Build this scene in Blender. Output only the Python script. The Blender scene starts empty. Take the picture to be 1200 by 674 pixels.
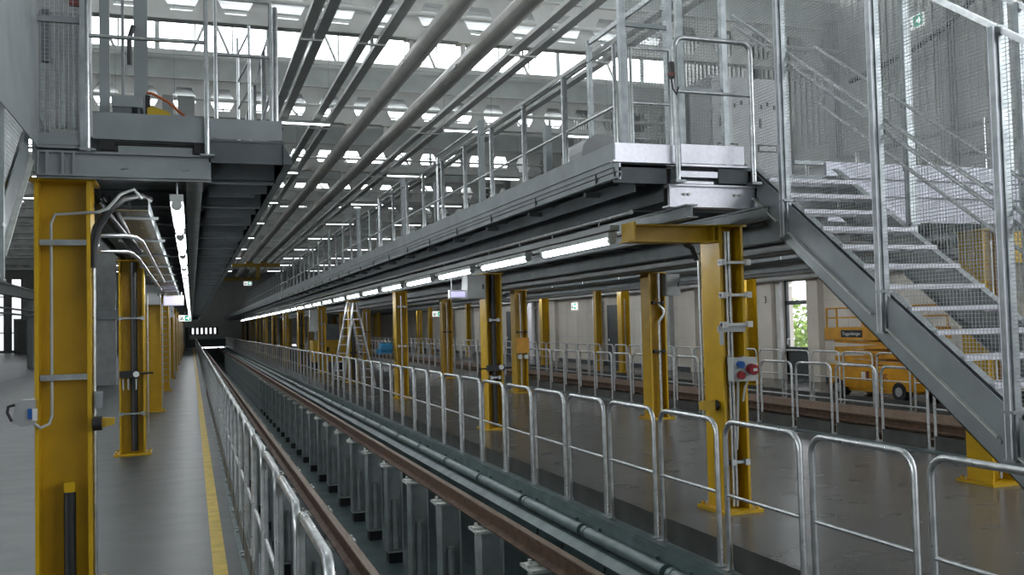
import bpy, math, random
from mathutils import Vector, Matrix
random.seed(7)
C = bpy.context.scene.collection
PI = math.pi

# ------------------------------------------------------------------ materials
def new_mat(name):
    m = bpy.data.materials.new(name); m.use_nodes = True
    nt = m.node_tree; b = nt.nodes['Principled BSDF']
    return m, nt, b

def pmat(name, col, rough=.5, metal=0., var=.12, scale=6., bump=0., col2=None, spec=.5, stretch=(1, 1, 1), rvar=.08):
    """painted / metal surface with noise mottling in colour and gloss"""
    m, nt, b = new_mat(name)
    N = nt.nodes; L = nt.links
    tc = N.new('ShaderNodeTexCoord'); mp = N.new('ShaderNodeMapping'); mp.inputs['Scale'].default_value = stretch
    L.new(tc.outputs['Object'], mp.inputs['Vector'])
    no = N.new('ShaderNodeTexNoise'); no.inputs['Scale'].default_value = scale; no.inputs['Detail'].default_value = 5
    L.new(mp.outputs['Vector'], no.inputs['Vector'])
    mx = N.new('ShaderNodeMix'); mx.data_type = 'RGBA'
    c2 = col2 or tuple(c * (1 - 2 * var) for c in col)
    mx.inputs['A'].default_value = (*[min(1, c * (1 + var)) for c in col], 1); mx.inputs['B'].default_value = (*c2, 1)
    cr = N.new('ShaderNodeMapRange'); cr.inputs['From Min'].default_value = .3; cr.inputs['From Max'].default_value = .7
    L.new(no.outputs['Fac'], cr.inputs['Value']); L.new(cr.outputs['Result'], mx.inputs['Factor'])
    L.new(mx.outputs['Result'], b.inputs['Base Color'])
    rr = N.new('ShaderNodeMapRange'); rr.inputs['To Min'].default_value = max(0.02, rough - rvar); rr.inputs['To Max'].default_value = min(1, rough + rvar)
    L.new(no.outputs['Fac'], rr.inputs['Value']); L.new(rr.outputs['Result'], b.inputs['Roughness'])
    b.inputs['Metallic'].default_value = metal
    b.inputs['Specular IOR Level'].default_value = spec
    if bump:
        bp = N.new('ShaderNodeBump'); bp.inputs['Strength'].default_value = bump; bp.inputs['Distance'].default_value = .01
        L.new(no.outputs['Fac'], bp.inputs['Height']); L.new(bp.outputs['Normal'], b.inputs['Normal'])
    return m

def emat(name, col, strength):
    m, nt, b = new_mat(name)
    b.inputs['Base Color'].default_value = (*[c * .8 for c in col], 1)
    b.inputs['Emission Color'].default_value = (*col, 1); b.inputs['Emission Strength'].default_value = strength
    b.inputs['Roughness'].default_value = .4
    return m

M = {}
M['galv'] = pmat('galvanised_steel', (.40, .43, .44), .42, .75, .12, 9, col2=(.27, .30, .31))
M['galv_tube'] = pmat('galvanised_tube', (.58, .60, .61), .30, .85, .10, 14, col2=(.42, .44, .45))
M['steel'] = pmat('gangway_steel', (.285, .315, .325), .48, .45, .08, 3.)
M['steel_dark'] = pmat('dark_steel', (.125, .145, .155), .55, .3, .12, 3)
M['alu'] = pmat('bare_aluminium', (.74, .74, .80), .34, .75, .04, 30, rvar=.04)
M['yellow'] = pmat('yellow_paint', (.55, .335, .006), .38, 0, .07, 4, bump=.05)
M['yellow_dull'] = pmat('worn_yellow_paint', (.50, .32, .02), .5, 0, .15, 5)
M['orange'] = pmat('lift_yellow_paint', (.70, .33, .012), .4, 0, .10, 4)
M['line'] = pmat('floor_line_paint', (.60, .42, .02), .5, 0, .12, 7)
M['rust'] = pmat('rail_rust', (.115, .068, .042), .62, .25, .25, 10, bump=.3, col2=(.07, .038, .024))
M['railtop'] = pmat('rail_head_worn', (.20, .145, .105), .5, .5, .15, 12, stretch=(6, .4, 1))
M['black'] = pmat('black_rubber', (.012, .012, .014), .5, 0, .1, 8)
M['cable'] = pmat('black_cable', (.016, .017, .018), .45, 0, .1, 8)
M['white'] = pmat('white_plastic', (.72, .73, .72), .4, 0, .05, 5)
M['lgrey'] = pmat('light_grey_plastic', (.46, .49, .48), .45, 0, .06, 5)
M['boxgrey'] = pmat('cabinet_grey', (.36, .375, .375), .45, .1, .06, 4)
M['plate'] = pmat('pale_cap_plate', (.60, .63, .60), .5, .1, .1, 12)
M['pedestal'] = pmat('pedestal_paint', (.42, .475, .48), .5, .25, .14, 4, bump=.05)
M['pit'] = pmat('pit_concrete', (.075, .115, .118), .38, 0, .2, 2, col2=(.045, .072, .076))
M['wire'] = pmat('mesh_wire', (.50, .53, .53), .45, .25, .05, 5)
M['landing'] = pmat('landing_steel', (.40, .41, .47), .4, .3, .06, 6)
M['tread'] = pmat('tread_metal', (.80, .80, .87), .45, .2, .04, 25)
M['kerb_rustlit'] = pmat('kerb_coating_rustlit', (.30, .215, .165), .5, 0, .1, 4)  # warm light off the rusty rails, put into the kerb colour
M['panedim'] = emat('lit_far_pane', (.93, .97, 1.0), .9)
M['teal'] = pmat('pit_edge_coating', (.12, .17, .17), .42, .2, .15, 5)
M['lens'] = pmat('pit_lamp_tube', (.15, .20, .20), .4, .1, .12, 6)
M['toe'] = pmat('toe_board_steel', (.12, .125, .12), .42, .6, .15, 3)
M['roofwhite'] = pmat('roof_white', (.76, .76, .74), .5, 0, .05, 2)
M['roofdeck'] = pmat('roof_deck', (.60, .63, .62), .5, .1, .07, 1.5)
M['duct'] = pmat('crane_track_paint', (.78, .755, .71), .42, 0, .05, 2)
M['cream'] = pmat('cream_panel', (.66, .62, .55), .55, 0, .05, 1)
M['wallgrey'] = pmat('grey_cladding', (.56, .57, .555), .5, .15, .06, 1)
M['concrete'] = pmat('concrete', (.36, .375, .38), .65, 0, .1, 3, bump=.1)
M['dark'] = pmat('dark_frame', (.05, .06, .062), .4, .2, .1, 4)
M['trayfloor'] = pmat('tray_underside_warm_reflection', (.20, .17, .115), .3, .5, .3, 3, stretch=(14, .5, 1), col2=(.10, .09, .065))  # brown streaks stand for warm light reflected in the tray bottom
M['blue'] = pmat('blue_plastic', (.01, .10, .36), .4)
M['bluehose'] = pmat('blue_housing', (.02, .16, .30), .4)
M['red'] = pmat('red_plastic', (.30, .015, .02), .4)
M['maroon'] = pmat('maroon_panel', (.16, .03, .028), .4)
M['green'] = pmat('sign_green', (.0, .30, .16), .5)
M['signwhite'] = emat('sign_white', (1, 1, 1), .9)
M['signgreen'] = emat('lit_sign_green', (.0, .42, .26), .7)
M['lavender'] = emat('lit_panel', (.55, .52, .80), .85)
M['lamp'] = emat('fluorescent_tube', (.95, .98, 1.0), 20)
M['lampR'] = emat('ceiling_tube', (.95, .99, 1.0), 4.5)
M['pane'] = emat('lit_daylight_pane', (.93, .97, 1.0), 5.5)
M['tarp'] = pmat('yellow_hood', (.62, .42, .02), .4)
M['orangecable'] = pmat('orange_cable', (.45, .12, .04), .5)
M['leaf'] = pmat('leaf_green', (.30, .46, .09), .6, 0, .4, 5)

def floor_mat(name, ca, cb, r0=.19):
    m, nt, b = new_mat(name); N = nt.nodes; L = nt.links
    tc = N.new('ShaderNodeTexCoord')
    n1 = N.new('ShaderNodeTexNoise'); n1.inputs['Scale'].default_value = .35; n1.inputs['Detail'].default_value = 6
    n2 = N.new('ShaderNodeTexNoise'); n2.inputs['Scale'].default_value = 60; n2.inputs['Detail'].default_value = 2
    mp = N.new('ShaderNodeMapping'); mp.inputs['Scale'].default_value = (1.2, 2.2, 1)
    n3 = N.new('ShaderNodeTexNoise'); n3.inputs['Scale'].default_value = 1.6; n3.inputs['Detail'].default_value = 3
    for n in (n1, n2): L.new(tc.outputs['Object'], n.inputs['Vector'])
    L.new(tc.outputs['Object'], mp.inputs['Vector']); L.new(mp.outputs['Vector'], n3.inputs['Vector'])
    mx = N.new('ShaderNodeMix'); mx.data_type = 'RGBA'
    mx.inputs['A'].default_value = (*ca, 1); mx.inputs['B'].default_value = (*cb, 1)
    L.new(n1.outputs['Fac'], mx.inputs['Factor']); 
    mx2 = N.new('ShaderNodeMix'); mx2.data_type = 'RGBA'; mx2.blend_type = 'MULTIPLY'; mx2.inputs['Factor'].default_value = .35
    L.new(mx.outputs['Result'], mx2.inputs['A']); L.new(n2.outputs['Color'], mx2.inputs['B'])
    L.new(mx2.outputs['Result'], b.inputs['Base Color']); b.inputs['Specular IOR Level'].default_value = .36
    r = N.new('ShaderNodeMapRange'); r.inputs['To Min'].default_value = r0; r.inputs['To Max'].default_value = r0 + .13
    L.new(n3.outputs['Fac'], r.inputs['Value']); L.new(r.outputs['Result'], b.inputs['Roughness'])
    bp = N.new('ShaderNodeBump'); bp.inputs['Strength'].default_value = .05; bp.inputs['Distance'].default_value = .01
    L.new(n3.outputs['Fac'], bp.inputs['Height']); L.new(bp.outputs['Normal'], b.inputs['Normal'])
    return m
M['floor'] = floor_mat('floor_coating_dim_side', (.066, .078, .081), (.050, .060, .062), .30)  # same coating on all floors; dimmer light here is put into the tint
M['floor_lit'] = floor_mat('floor_coating_lit_side', (.130, .129, .124), (.100, .099, .095))  # same coating again, tinted lighter and warmer for the brighter side

def glass_mat():
    m, nt, b = new_mat('clear_glass'); N = nt.nodes; L = nt.links
    tr = N.new('ShaderNodeBsdfTransparent'); gl = N.new('ShaderNodeBsdfGlossy'); gl.inputs['Roughness'].default_value = .02
    mx = N.new('ShaderNodeMixShader'); mx.inputs[0].default_value = .07
    L.new(tr.outputs[0], mx.inputs[1]); L.new(gl.outputs[0], mx.inputs[2]); L.new(mx.outputs[0], N['Material Output'].inputs['Surface'])
    return m
M['glass'] = glass_mat()

# ------------------------------------------------------------------ mesh builder
SPLIT = set('clamp small_clamp post crossbar hanger foot_plate foot bracket end_cap rail_clip long_beam trolley tray_channel support_post rung_bracket slotted_rail coupling landing_beam slide_bar step rung roller_block suspension_rod rail conduit tray_edge cross_tie bolt chain bumper_cap knob'.split())
class MB:
    def __init__(s): s.v = []; s.f = []; s.sm = []; s.pr = []
    def comps(s):
        bb = []
        for (a, b, c, d) in s.pr:
            vs = s.v[a:b]; bb.append([min(v[i] for v in vs) - .0015 for i in range(3)] + [max(v[i] for v in vs) + .0015 for i in range(3)])
        g = list(range(len(bb)))
        def find(i):
            while g[i] != i: i = g[i]
            return i
        for i in range(len(bb)):
            for j in range(i):
                if all(bb[i][k] <= bb[j][k + 3] and bb[j][k] <= bb[i][k + 3] for k in range(3)): g[find(i)] = find(j)
        out = {}
        for i in range(len(bb)): out.setdefault(find(i), []).append(i)
        res = []
        for ids in out.values():
            m = MB()
            for i in ids:
                a, b, c, d = s.pr[i]; o = len(m.v); m.v += s.v[a:b]; m.f += [tuple(x - a + o for x in f) for f in s.f[c:d]]; m.sm += s.sm[c:d]
            res.append(m)
        return res
    def _add(s, vs, fs, smooth=False):
        b = len(s.v); s.v += [Vector(v) for v in vs]; s.pr.append((b, len(s.v), len(s.f), len(s.f) + len(fs)))
        for f in fs: s.f.append(tuple(b + i for i in f)); s.sm.append(smooth)
        return s
    def box(s, x0, x1, y0, y1, z0, z1):
        vs = [(x, y, z) for x in (x0, x1) for y in (y0, y1) for z in (z0, z1)]
        return s._add(vs, [(0, 1, 3, 2), (4, 6, 7, 5), (0, 4, 5, 1), (2, 3, 7, 6), (0, 2, 6, 4), (1, 5, 7, 3)])
    def cbox(s, c, d):
        return s.box(c[0] - d[0] / 2, c[0] + d[0] / 2, c[1] - d[1] / 2, c[1] + d[1] / 2, c[2] - d[2] / 2, c[2] + d[2] / 2)
    def tube(s, pts, r, n=8, caps=True):
        pts = [Vector(p) for p in pts]; rings = []; u = None
        for i, p in enumerate(pts):
            if i == 0: t = pts[1] - p
            elif i == len(pts) - 1: t = p - pts[i - 1]
            else: t = (pts[i + 1] - p).normalized() + (p - pts[i - 1]).normalized()
            t.normalize()
            if u is None:
                a = Vector((0, 0, 1)) if abs(t.z) < .9 else Vector((1, 0, 0))
                u = t.cross(a).normalized()
            else:
                u = (u - t * u.dot(t)).normalized()
            w = t.cross(u); rr = r[i] if isinstance(r, (list, tuple)) else r
            k = 1.
            if 0 < i < len(pts) - 1:
                c = max(.5, t.dot((p - pts[i - 1]).normalized())); k = 1 / c
            rings.append([p + (u * math.cos(2 * PI * j / n) + w * math.sin(2 * PI * j / n)) * rr for j in range(n)])
        vs = [v for rg in rings for v in rg]; fs = []
        for i in range(len(pts) - 1):
            for j in range(n):
                a = i * n + j; b = i * n + (j + 1) % n
                fs.append((a, b, b + n, a + n))
        k0 = len(s.pr); s._add(vs, fs, True)
        if caps:
            s._add(rings[0], [tuple(range(n))[::-1]]); s._add(rings[-1], [tuple(range(n))])
            a, c = s.pr[k0][0], s.pr[k0][2]; del s.pr[k0:]; s.pr.append((a, len(s.v), c, len(s.f)))
        return s
    def bar(s, p, q, w, h):
        """rectangular bar p->q, w sideways, h in the upright direction"""
        p, q = Vector(p), Vector(q); t = (q - p).normalized()
        a = Vector((0, 0, 1)) if abs(t.z) < .95 else Vector((0, 1, 0))
        sd = t.cross(a).normalized(); up = sd.cross(t)
        vs = [o + sd * (i * w / 2) + up * (j * h / 2) for o in (p, q) for i in (-1, 1) for j in (-1, 1)]
        return s._add(vs, [(0, 2, 3, 1), (4, 5, 7, 6), (0, 4, 6, 2), (1, 3, 7, 5), (0, 1, 5, 4), (2, 6, 7, 3)])
    def prism(s, prof, axis, a, b):
        """closed 2D profile extruded along axis; profile axes are the other two in xyz order"""
        def P(u, v, t):
            return {'x': (t, u, v), 'y': (u, t, v), 'z': (u, v, t)}[axis]
        n = len(prof)
        vs = [P(u, v, a) for u, v in prof] + [P(u, v, b) for u, v in prof]
        fs = [tuple(range(n))[::-1], tuple(range(n, 2 * n))] + [(i, (i + 1) % n, n + (i + 1) % n, n + i) for i in range(n)]
        return s._add(vs, fs)
    def ibeam(s, axis, a, b, c, h, w, tf=.014, tw=.01):
        """I section along axis, c = centre in the other two coordinates (u, v=z)"""
        u, z = c
        for (u0, u1, z0, z1) in ((u - w / 2, u + w / 2, z - h / 2, z - h / 2 + tf), (u - w / 2, u + w / 2, z + h / 2 - tf, z + h / 2), (u - tw / 2, u + tw / 2, z - h / 2 + tf, z + h / 2 - tf)):
            if axis == 'y': s.box(u0, u1, a, b, z0, z1)
            else: s.box(a, b, u0, u1, z0, z1)
        return s
    def build(s, name, mat, parent=None, loc=None):
        if parent is not None and name in SPLIT and 1 < len(s.pr) < 400:
            cs = s.comps()
            if 1 < len(cs) <= 100:
                for m in cs: o = m._build(name, mat, parent)
                return o
        return s._build(name, mat, parent, loc)
    def _build(s, name, mat, parent=None, loc=None):
        me = bpy.data.meshes.new(name)
        o = bpy.data.objects.new(name, me)
        off = Vector((0, 0, 0))
        if parent is not None:
            r = parent
            while r is not None: off += r.location; r = r.parent
            o.parent = parent
        elif loc is not None:
            off = Vector(loc); o.location = loc
        me.from_pydata([tuple(v - off) for v in s.v], [], s.f)
        me.polygons.foreach_set('use_smooth', s.sm)
        me.materials.append(M[mat]); me.update()
        import bmesh
        bm = bmesh.new(); bm.from_mesh(me); bmesh.ops.recalc_face_normals(bm, faces=bm.faces); bm.to_mesh(me); bm.free()
        C.objects.link(o)
        return o

def tag(o, label, cat, group=None, kind='thing'):
    o['label'] = label; o['category'] = cat; o['kind'] = kind
    if group: o['group'] = group
    return o
def thing(name, label, cat, loc=(0, 0, 0), group=None):
    o = bpy.data.objects.new(name, None); o.empty_display_size = .1; C.objects.link(o); o.location = loc
    return tag(o, label, cat, group)
def struct(o): o['kind'] = 'structure'; return o
def dup(root, loc, label, group=None, mirror=False):
    r = root.copy(); C.objects.link(r); r.location = loc; r['label'] = label
    if group: r['group'] = group
    if mirror: r.rotation_euler = (0, 0, PI)
    for ch in list(root.children):
        c = ch.copy(); C.objects.link(c); c.parent = r
        for g in ch.children:
            d = g.copy(); C.objects.link(d); d.parent = c
    return r
ORD = 'first second third fourth fifth sixth seventh eighth ninth tenth eleventh twelfth thirteenth fourteenth fifteenth sixteenth seventeenth eighteenth nineteenth twentieth'.split()
ORD += ['twenty-' + w for w in ORD[:9]] + ['thirtieth'] + ['thirty-' + w for w in ORD[:9]] + ['fortieth']
def nth(i): return ORD[i] if i < len(ORD) else None
def text(name, body, size, loc, rot, mat, parent=None, extrude=.004):
    cu = bpy.data.curves.new(name, 'FONT'); cu.body = body; cu.size = size; cu.align_x = 'CENTER'; cu.align_y = 'CENTER'; cu.extrude = extrude
    cu.resolution_u = 3
    o = bpy.data.objects.new(name, cu); C.objects.link(o); o.data.materials.append(M[mat]); o.rotation_euler = rot
    off = Vector((0, 0, 0)); r = parent
    while r is not None: off += r.location; r = r.parent
    o.parent = parent; o.location = Vector(loc) - off
    bpy.context.view_layer.update()
    me = bpy.data.meshes.new_from_object(o.evaluated_get(bpy.context.evaluated_depsgraph_get()))
    q = bpy.data.objects.new(name, me); C.objects.link(q); q.parent = parent; q.location = o.location; q.rotation_euler = rot
    if not me.materials: me.materials.append(M[mat])
    bpy.data.objects.remove(o)
    return q
def arc(c, r, a0, a1, n, plane):
    out = []
    for i in range(n + 1):
        a = a0 + (a1 - a0) * i / n; u, v = r * math.cos(a), r * math.sin(a)
        out.append({'yz': (c[0], c[1] + u, c[2] + v), 'xz': (c[0] + u, c[1], c[2] + v), 'xy': (c[0] + u, c[1] + v, c[2])}[plane])
    return out

def bay(y, who):
    k = int((y - 7.75) // 7.7)
    return 'between the %s and %s %s' % (nth(k), nth(k + 1), who)
YEND = 112.0; YBACK = -14.0
XW = 16.6; XL = -24.0

# ------------------------------------------------------------------ setting: floors, pits
def slab(x0, x1, y0=YBACK, y1=YEND, z0=-.25, z1=0., name='floor', mat='floor'):
    return struct(MB().box(x0, x1, y0, y1, z0, z1).build(name, mat))
slab(XL, .345); slab(3.72, 9.12, mat='floor_lit'); slab(12.72, XW, mat='floor_lit')
for name, a, b in (('floor_pit', .2, 3.8), ('floor_pit', 9.0, 12.9)):
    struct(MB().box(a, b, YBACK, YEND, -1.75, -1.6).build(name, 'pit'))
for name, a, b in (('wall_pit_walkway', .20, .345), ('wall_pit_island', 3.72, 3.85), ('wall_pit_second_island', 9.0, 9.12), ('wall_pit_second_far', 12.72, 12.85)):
    struct(MB().box(a, b, YBACK, YEND, -1.6, -.25).build(name, 'kerb_rustlit' if a > 12 else 'pit'))
# steel kerbs that carry the railings
def kerb(x0, x1, side, mat='teal'):
    m = MB().box(x0, x1, YBACK, YEND, -.05, .012)
    s0, s1 = sorted((x1 - side * .075, x1 - side * .015)) if side > 0 else (x0 + .015, x0 + .075)
    m.box(s0, s1, YBACK, YEND, .012, .030)
    xi = x1 if side > 0 else x0       # edge towards the pit
    xo = xi - side * .02
    m.box(min(xi, xo), max(xi, xo), YBACK, YEND, -.13, -.05)
    return struct(m.build('trim_1', mat))
kerb(.345, .50, 1); kerb(3.50, 3.72, -1); kerb(9.12, 9.42, 1); kerb(12.42, 12.72, -1, 'kerb_rustlit')
struct(MB().box(.137, .243, -6, YEND - 2, 0., .003).build('trim_2', 'line'))
# ------------------------------------------------------------------ walls
LAMPLINE = []
def wall_end():
    m = MB()
    holes = []   # x0,x1,z0,z1
    holes += [(-21.0, -19.1, .2, 8.), (-18.4, -17.4, .2, 8.), (-15.2, -14.0, .2, 7.)]
    holes += [(-.1, 2.8, 1.45, 2.25)]
    xs = sorted(set([XL, XW] + [h[0] for h in holes] + [h[1] for h in holes]))
    for a, b in zip(xs[:-1], xs[1:]):
        h = [q for q in holes if q[0] <= a and q[1] >= b]
        if not h: m.box(a, b, YEND, YEND + .3, 0, 12)
        else: m.box(a, b, YEND, YEND + .3, 0, h[0][2]); m.box(a, b, YEND, YEND + .3, h[0][3], 12)
    struct(m.build('wall_end', 'wallgrey'))
    for i, (a, b, z0, z1) in enumerate(holes):
        f = MB(); nx = 6 if i == 3 else 1; nz = 1 if i == 3 else 4
        for k in range(nx + 1):
            x = a + (b - a) * k / nx; w = .13 if i == 3 else .05; f.box(x - w, x + w, YEND - .02, YEND + .08, z0, z1)
        for k in range(nz + 1):
            z = z0 + (z1 - z0) * k / nz; f.box(a, b, YEND - .02, YEND + .08, z - .05, z + .05)
        w = struct(f.build('window_%d' % (40 + i), 'dark'))
        MB().box(a, b, YEND + .09, YEND + .12, z0, z1).build('pane', 'panedim', w)
wall_end()
# long wall beside the second track, panels with a door, piers and ribbed cladding above
DO = (21.9, 23.15, 0., 2.95)
def fill_window(x, n):  # made-up glowing window band out of view, a side fill light
    s = 1 if x > 0 else -1
    f = MB(); y = YBACK
    a, b = sorted((x, x + s * .12))
    while y < 12.45: f.box(a, b, y - .05, y + .05, 4.4, 9.8); y += 2.2
    for z in (4.4, 5.8, 7.1, 8.4, 9.75): f.box(a, b, YBACK, 12.4, z - .04, z + .05)
    w = struct(f.build('window_%d' % n, 'dark')); a, b = sorted((x + s * .13, x + s * .15))
    MB().box(a, b, YBACK, 12.4, 4.4, 9.8).build('pane', 'pane', w)
def wall_long():
    m = MB()
    m.box(XW, XW + .3, YBACK, DO[0], 0, 3.6); m.box(XW, XW + .3, DO[1], YEND, 0, 3.6); m.box(XW, XW + .3, DO[0], DO[1], DO[3], 3.6)
    w = struct(m.build('wall_track', 'cream'))
    j = MB(); y = -13.
    while y < 60:
        if not (DO[0] - .3 < y < DO[1] + .1): j.box(XW - .006, XW, y, y + .03, 0.1, 3.4)
        y += 1.15
    for z in (1.15, 2.25):
        j.box(XW - .006, XW, YBACK, DO[0] - .1, z, z + .03); j.box(XW - .006, XW, DO[1] + .1, YEND, z, z + .03)
    j.build('panel_joint', 'wallgrey', w)
    u = MB(); u.box(XW, XW + .3, 12.4, YEND, 3.6, 12.0); u.box(XW, XW + .3, YBACK, 12.4, 3.6, 4.4); u.box(XW, XW + .3, YBACK, 12.4, 9.8, 12.0)
    fill_window(XW, 70)  # added out of view to brighten the stairs side and island floor
    w2 = struct(u.build('wall_track_upper', 'wallgrey'))
    r = MB(); y = 12.5
    while y < 45: r.box(XW - .04, XW, y, y + .08, 6.6, 11.6); y += .25
    r.build('rib', 'wallgrey', w2)
    r = MB()
    for z in (4.1, 4.7, 5.4, 6.0): r.box(XW - .12, XW, 12.5, YEND, z, z + .10)
    y = 12.5
    while y < 60: r.box(XW - .25, XW, y, y + .25, 3.6, 9.8); y += 3.9
    r.build('girt', 'boxgrey', w2)
    for i, (ya, yb, z0, z1) in enumerate(((22.6, 22.95, 6.1, 7.4), (22.2, 22.9, 4.9, 5.5), (25.5, 26.3, 4.9, 5.6), (30.2, 31.2, 5., 7.2))):
        f = struct(MB().box(XW - .3, XW - .12, ya - .06, yb + .06, z0 - .06, z1 + .06).build('window_%d' % (60 + i), 'boxgrey'))
        MB().box(XW - .32, XW - .3, ya, yb, z0, z1).build('pane', 'pane', f)
    struct(MB().box(XW - .02, XW, YBACK, DO[0] - .1, 0, .18).box(XW - .02, XW, DO[1] + .1, YEND, 0, .18).build('baseboard_track', 'dark'))
wall_long()
struct(MB().box(XL - .3, XL, 12.4, YEND, 0, 12.0).box(XL - .3, XL, YBACK, 12.4, 0, 4.4).box(XL - .3, XL, YBACK, 12.4, 9.8, 12).build('wall_walkway', 'wallgrey'))
fill_window(XL, 71)  # added out of view to light the faces turned this way
struct(MB().box(10.0, XW + .3, YBACK - .3, YBACK, 8, 12).box(XL, 10.0, YBACK - .3, YBACK, 0, 12).build('wall_back_blocker', 'wallgrey'))  # unseen wall, added to keep rear sky light off the walkway side
d = MB(); y0, y1, _, z1 = DO
for a, b, c, e in ((y0, y0 + .09, 0, z1), (y1 - .09, y1, 0, z1), (y0, y1, z1 - .09, z1), (y0, y1, 2.18, 2.30), (y0, y1, 0, .95)):
    d.box(XW + .02, XW + .1, a, b, c, e)
dr = struct(d.build('door_1', 'dark'))
MB().box(XW + .05, XW + .06, y0 + .09, y1 - .09, .95, z1 - .09).build('pane', 'glass', dr)
MB().tube([(XW - .05, y1 - .16, 1.02), (XW - .05, y1 - .16, 1.18), (XW + .02, y1 - .16, 1.18)], .014).build('door_handle', 'white', dr)
# pier with the number 3 and reveal beside the door
pier = struct(MB().box(XW - .25, XW + .1, 23.45, 24.05, 0, 3.4).build('trim_3', 'cream'))
text('lettering', '3', .30, (XW - .26, 23.72, 2.35), (PI / 2, 0, -PI / 2), 'black', pier)
struct(MB().box(XW - .12, XW + .1, 23.18, 23.42, 0, 3.2).build('trim_4', 'white'))
struct(MB().box(XW - .20, XW + .1, 21.35, 21.85, 0, 3.2).build('trim_5', 'cream'))
# greenery outside the door
lf = MB(); rnd = random.Random(3)
for i in range(4500):
    x, y, z = XW + 2.2 + rnd.random() * 3, 24 + rnd.random() * 11, rnd.random() * 2.9
    if z > 2.1 + .5 * math.sin(y * 2.1): continue
    s = .10 + .12 * rnd.random(); a = Vector((rnd.gauss(0, 1), rnd.gauss(0, 1), rnd.gauss(0, 1))).normalized(); b = a.orthogonal().normalized()
    c = Vector((x, y, z)); lf._add([c + a * s, c + b * s * .5, c - a * s, c - b * s * .5], [(0, 1, 2, 3)])
o = lf.build('hedge', 'leaf'); tag(o, 'bright green hedge outdoors beyond the glazed door', 'hedge', kind='stuff')
struct(MB().box(XW + .3, XW + 30, -10, 80, -.1, 0).build('ground', 'concrete'))

# ------------------------------------------------------------------ roof: castellated beams, sawtooth decks, glazed steps
BAY = 9.2; Y0R = 20.6; NB0, NB1 = -4, 11
ZB = 8.44; HB = 1.16
def roof():
    pitch = 1.11
    src = None
    for k in range(NB0, NB1):
        Yk = Y0R + BAY * k
        if Yk > YEND - 1: break
        if src is None:
            m = MB(); y = 0.; zb, zt = ZB + .02, ZB + HB
            m.box(XL, XW, -.14, .14, ZB, ZB + .025); m.box(XL, XW, -.14, .14, zt - .025, zt)
            z0, z1 = ZB + .22, ZB + .90; zm = (z0 + z1) / 2
            m.box(XL, XW, -.012, .012, zb, z0); m.box(XL, XW, -.012, .012, z1, zt - .02)
            x = XL
            while x < XW:
                a = .17; c = .345; 
                m.prism([(x - c, z0), (x + c, z0), (x + a, zm), (x + c, z1), (x - c, z1), (x - a, zm)], 'y', -.012, .012); x += pitch
            src = m.build('roof_beam', 'roofwhite', loc=(0, 0, 0)); struct(src); src.location = (0, Yk, 0)
        else:
            q = src.copy(); C.objects.link(q); q.location = (0, Yk, 0)
        # deck rising towards the next step
        prof = []; n = 26; za = 10.15; TOP = 11.7 if k <= 0 else 11.08; zb2 = TOP + .12
        yy = [.12 + (BAY - .2) * i / n for i in range(n + 1)]
        for i, t in enumerate(yy):
            z = za + (zb2 - za) * i / n
            d = .05 if i % 2 else 0.
            prof += [(Yk + t - .06, z + d), (Yk + t + .06, z + d)]
        prof += [(Yk + BAY + .02, zb2 + .25), (Yk + .02, za + .25)]
        struct(MB().prism(prof, 'x', XL, XW).build('ceiling', 'roofdeck'))
        TOPW = 11.7 if k <= 1 else 11.08
        g = MB(); g.box(XL, XW, Yk - .04, Yk + .04, 10.2, 10.5); g.box(XL, XW, Yk - .04, Yk + .04, TOPW, TOPW + .3); g.box(XL, XW, Yk - .03, Yk + .03, TOPW - .28, TOPW - .22); g.box(XL, XW, Yk - .03, Yk + .03, ZB + HB, 10.2)
        x = XL; i = 0
        while x < XW:
            w = .07 if i % 3 == 0 else .025
            g.box(x - w, x + w, Yk - .03, Yk + .03, 10.5, TOPW); x += 1.1; i += 1
        f = struct(g.build('window_%d' % (k - NB0 + 1), 'roofdeck'))
        MB().box(XL, XW, Yk + .045, Yk + .06, 10.5, TOPW).build('pane', 'pane', f)
        t = MB(); x = XL + 1.0
        while x < XW - 2:
            t.bar((x, Yk - .16, 10.4), (x + .55, Yk - .16, TOPW), .08, .08); t.bar((x + 1.1, Yk - .16, 10.4), (x + .55, Yk - .16, TOPW), .08, .08); x += 3.3
        t.box(XL, XW, Yk - .2, Yk - .12, TOPW, TOPW + .1); t.tube([(XL, Yk - .34, 8.93), (XW, Yk - .34, 8.93)], .05, 8); t.box(XL, XW, Yk - .2, Yk - .12, 10.3, 10.42)
        struct(t.build('roof_truss', 'roofwhite'))
roof()

# ------------------------------------------------------------------ crane tracks, trays and lamps under the roof
def crane_track(x, z, label):
    t = thing('crane_track', label, 'crane track', (x, 0, z), 'crane tracks under the roof')
    m = MB(); prof = []
    n = 10
    for i in range(n + 1):
        a = PI + PI * i / n; prof.append((x + .20 * math.cos(a), z + .16 * math.sin(a)))
    prof += [(x + .20, z + .10), (x + .07, z + .26), (x - .07, z + .26), (x - .20, z + .10)]
    m.prism(prof, 'y', 2, YEND - 1); m.build('track_beam', 'duct', t)
    h = MB()
    for k in range(NB0 + 2, NB1):
        y = Y0R + BAY * k
        if y > YEND - 2: break
        h.box(x - .05, x + .05, y - .05, y + .05, z + .2, ZB); h.box(x - .14, x + .14, y - .14, y + .14, ZB - .03, ZB)
        h.box(x - .22, x + .22, y - .12, y + .12, z - .05, z + .02)
    h.build('hanger', 'duct', t)
crane_track(4.86, 7.9, 'pale crane track under the roof, the one nearer the yellow-lined walkway')
crane_track(6.10, 7.9, 'pale crane track under the roof, the one nearer the stairs')
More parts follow.
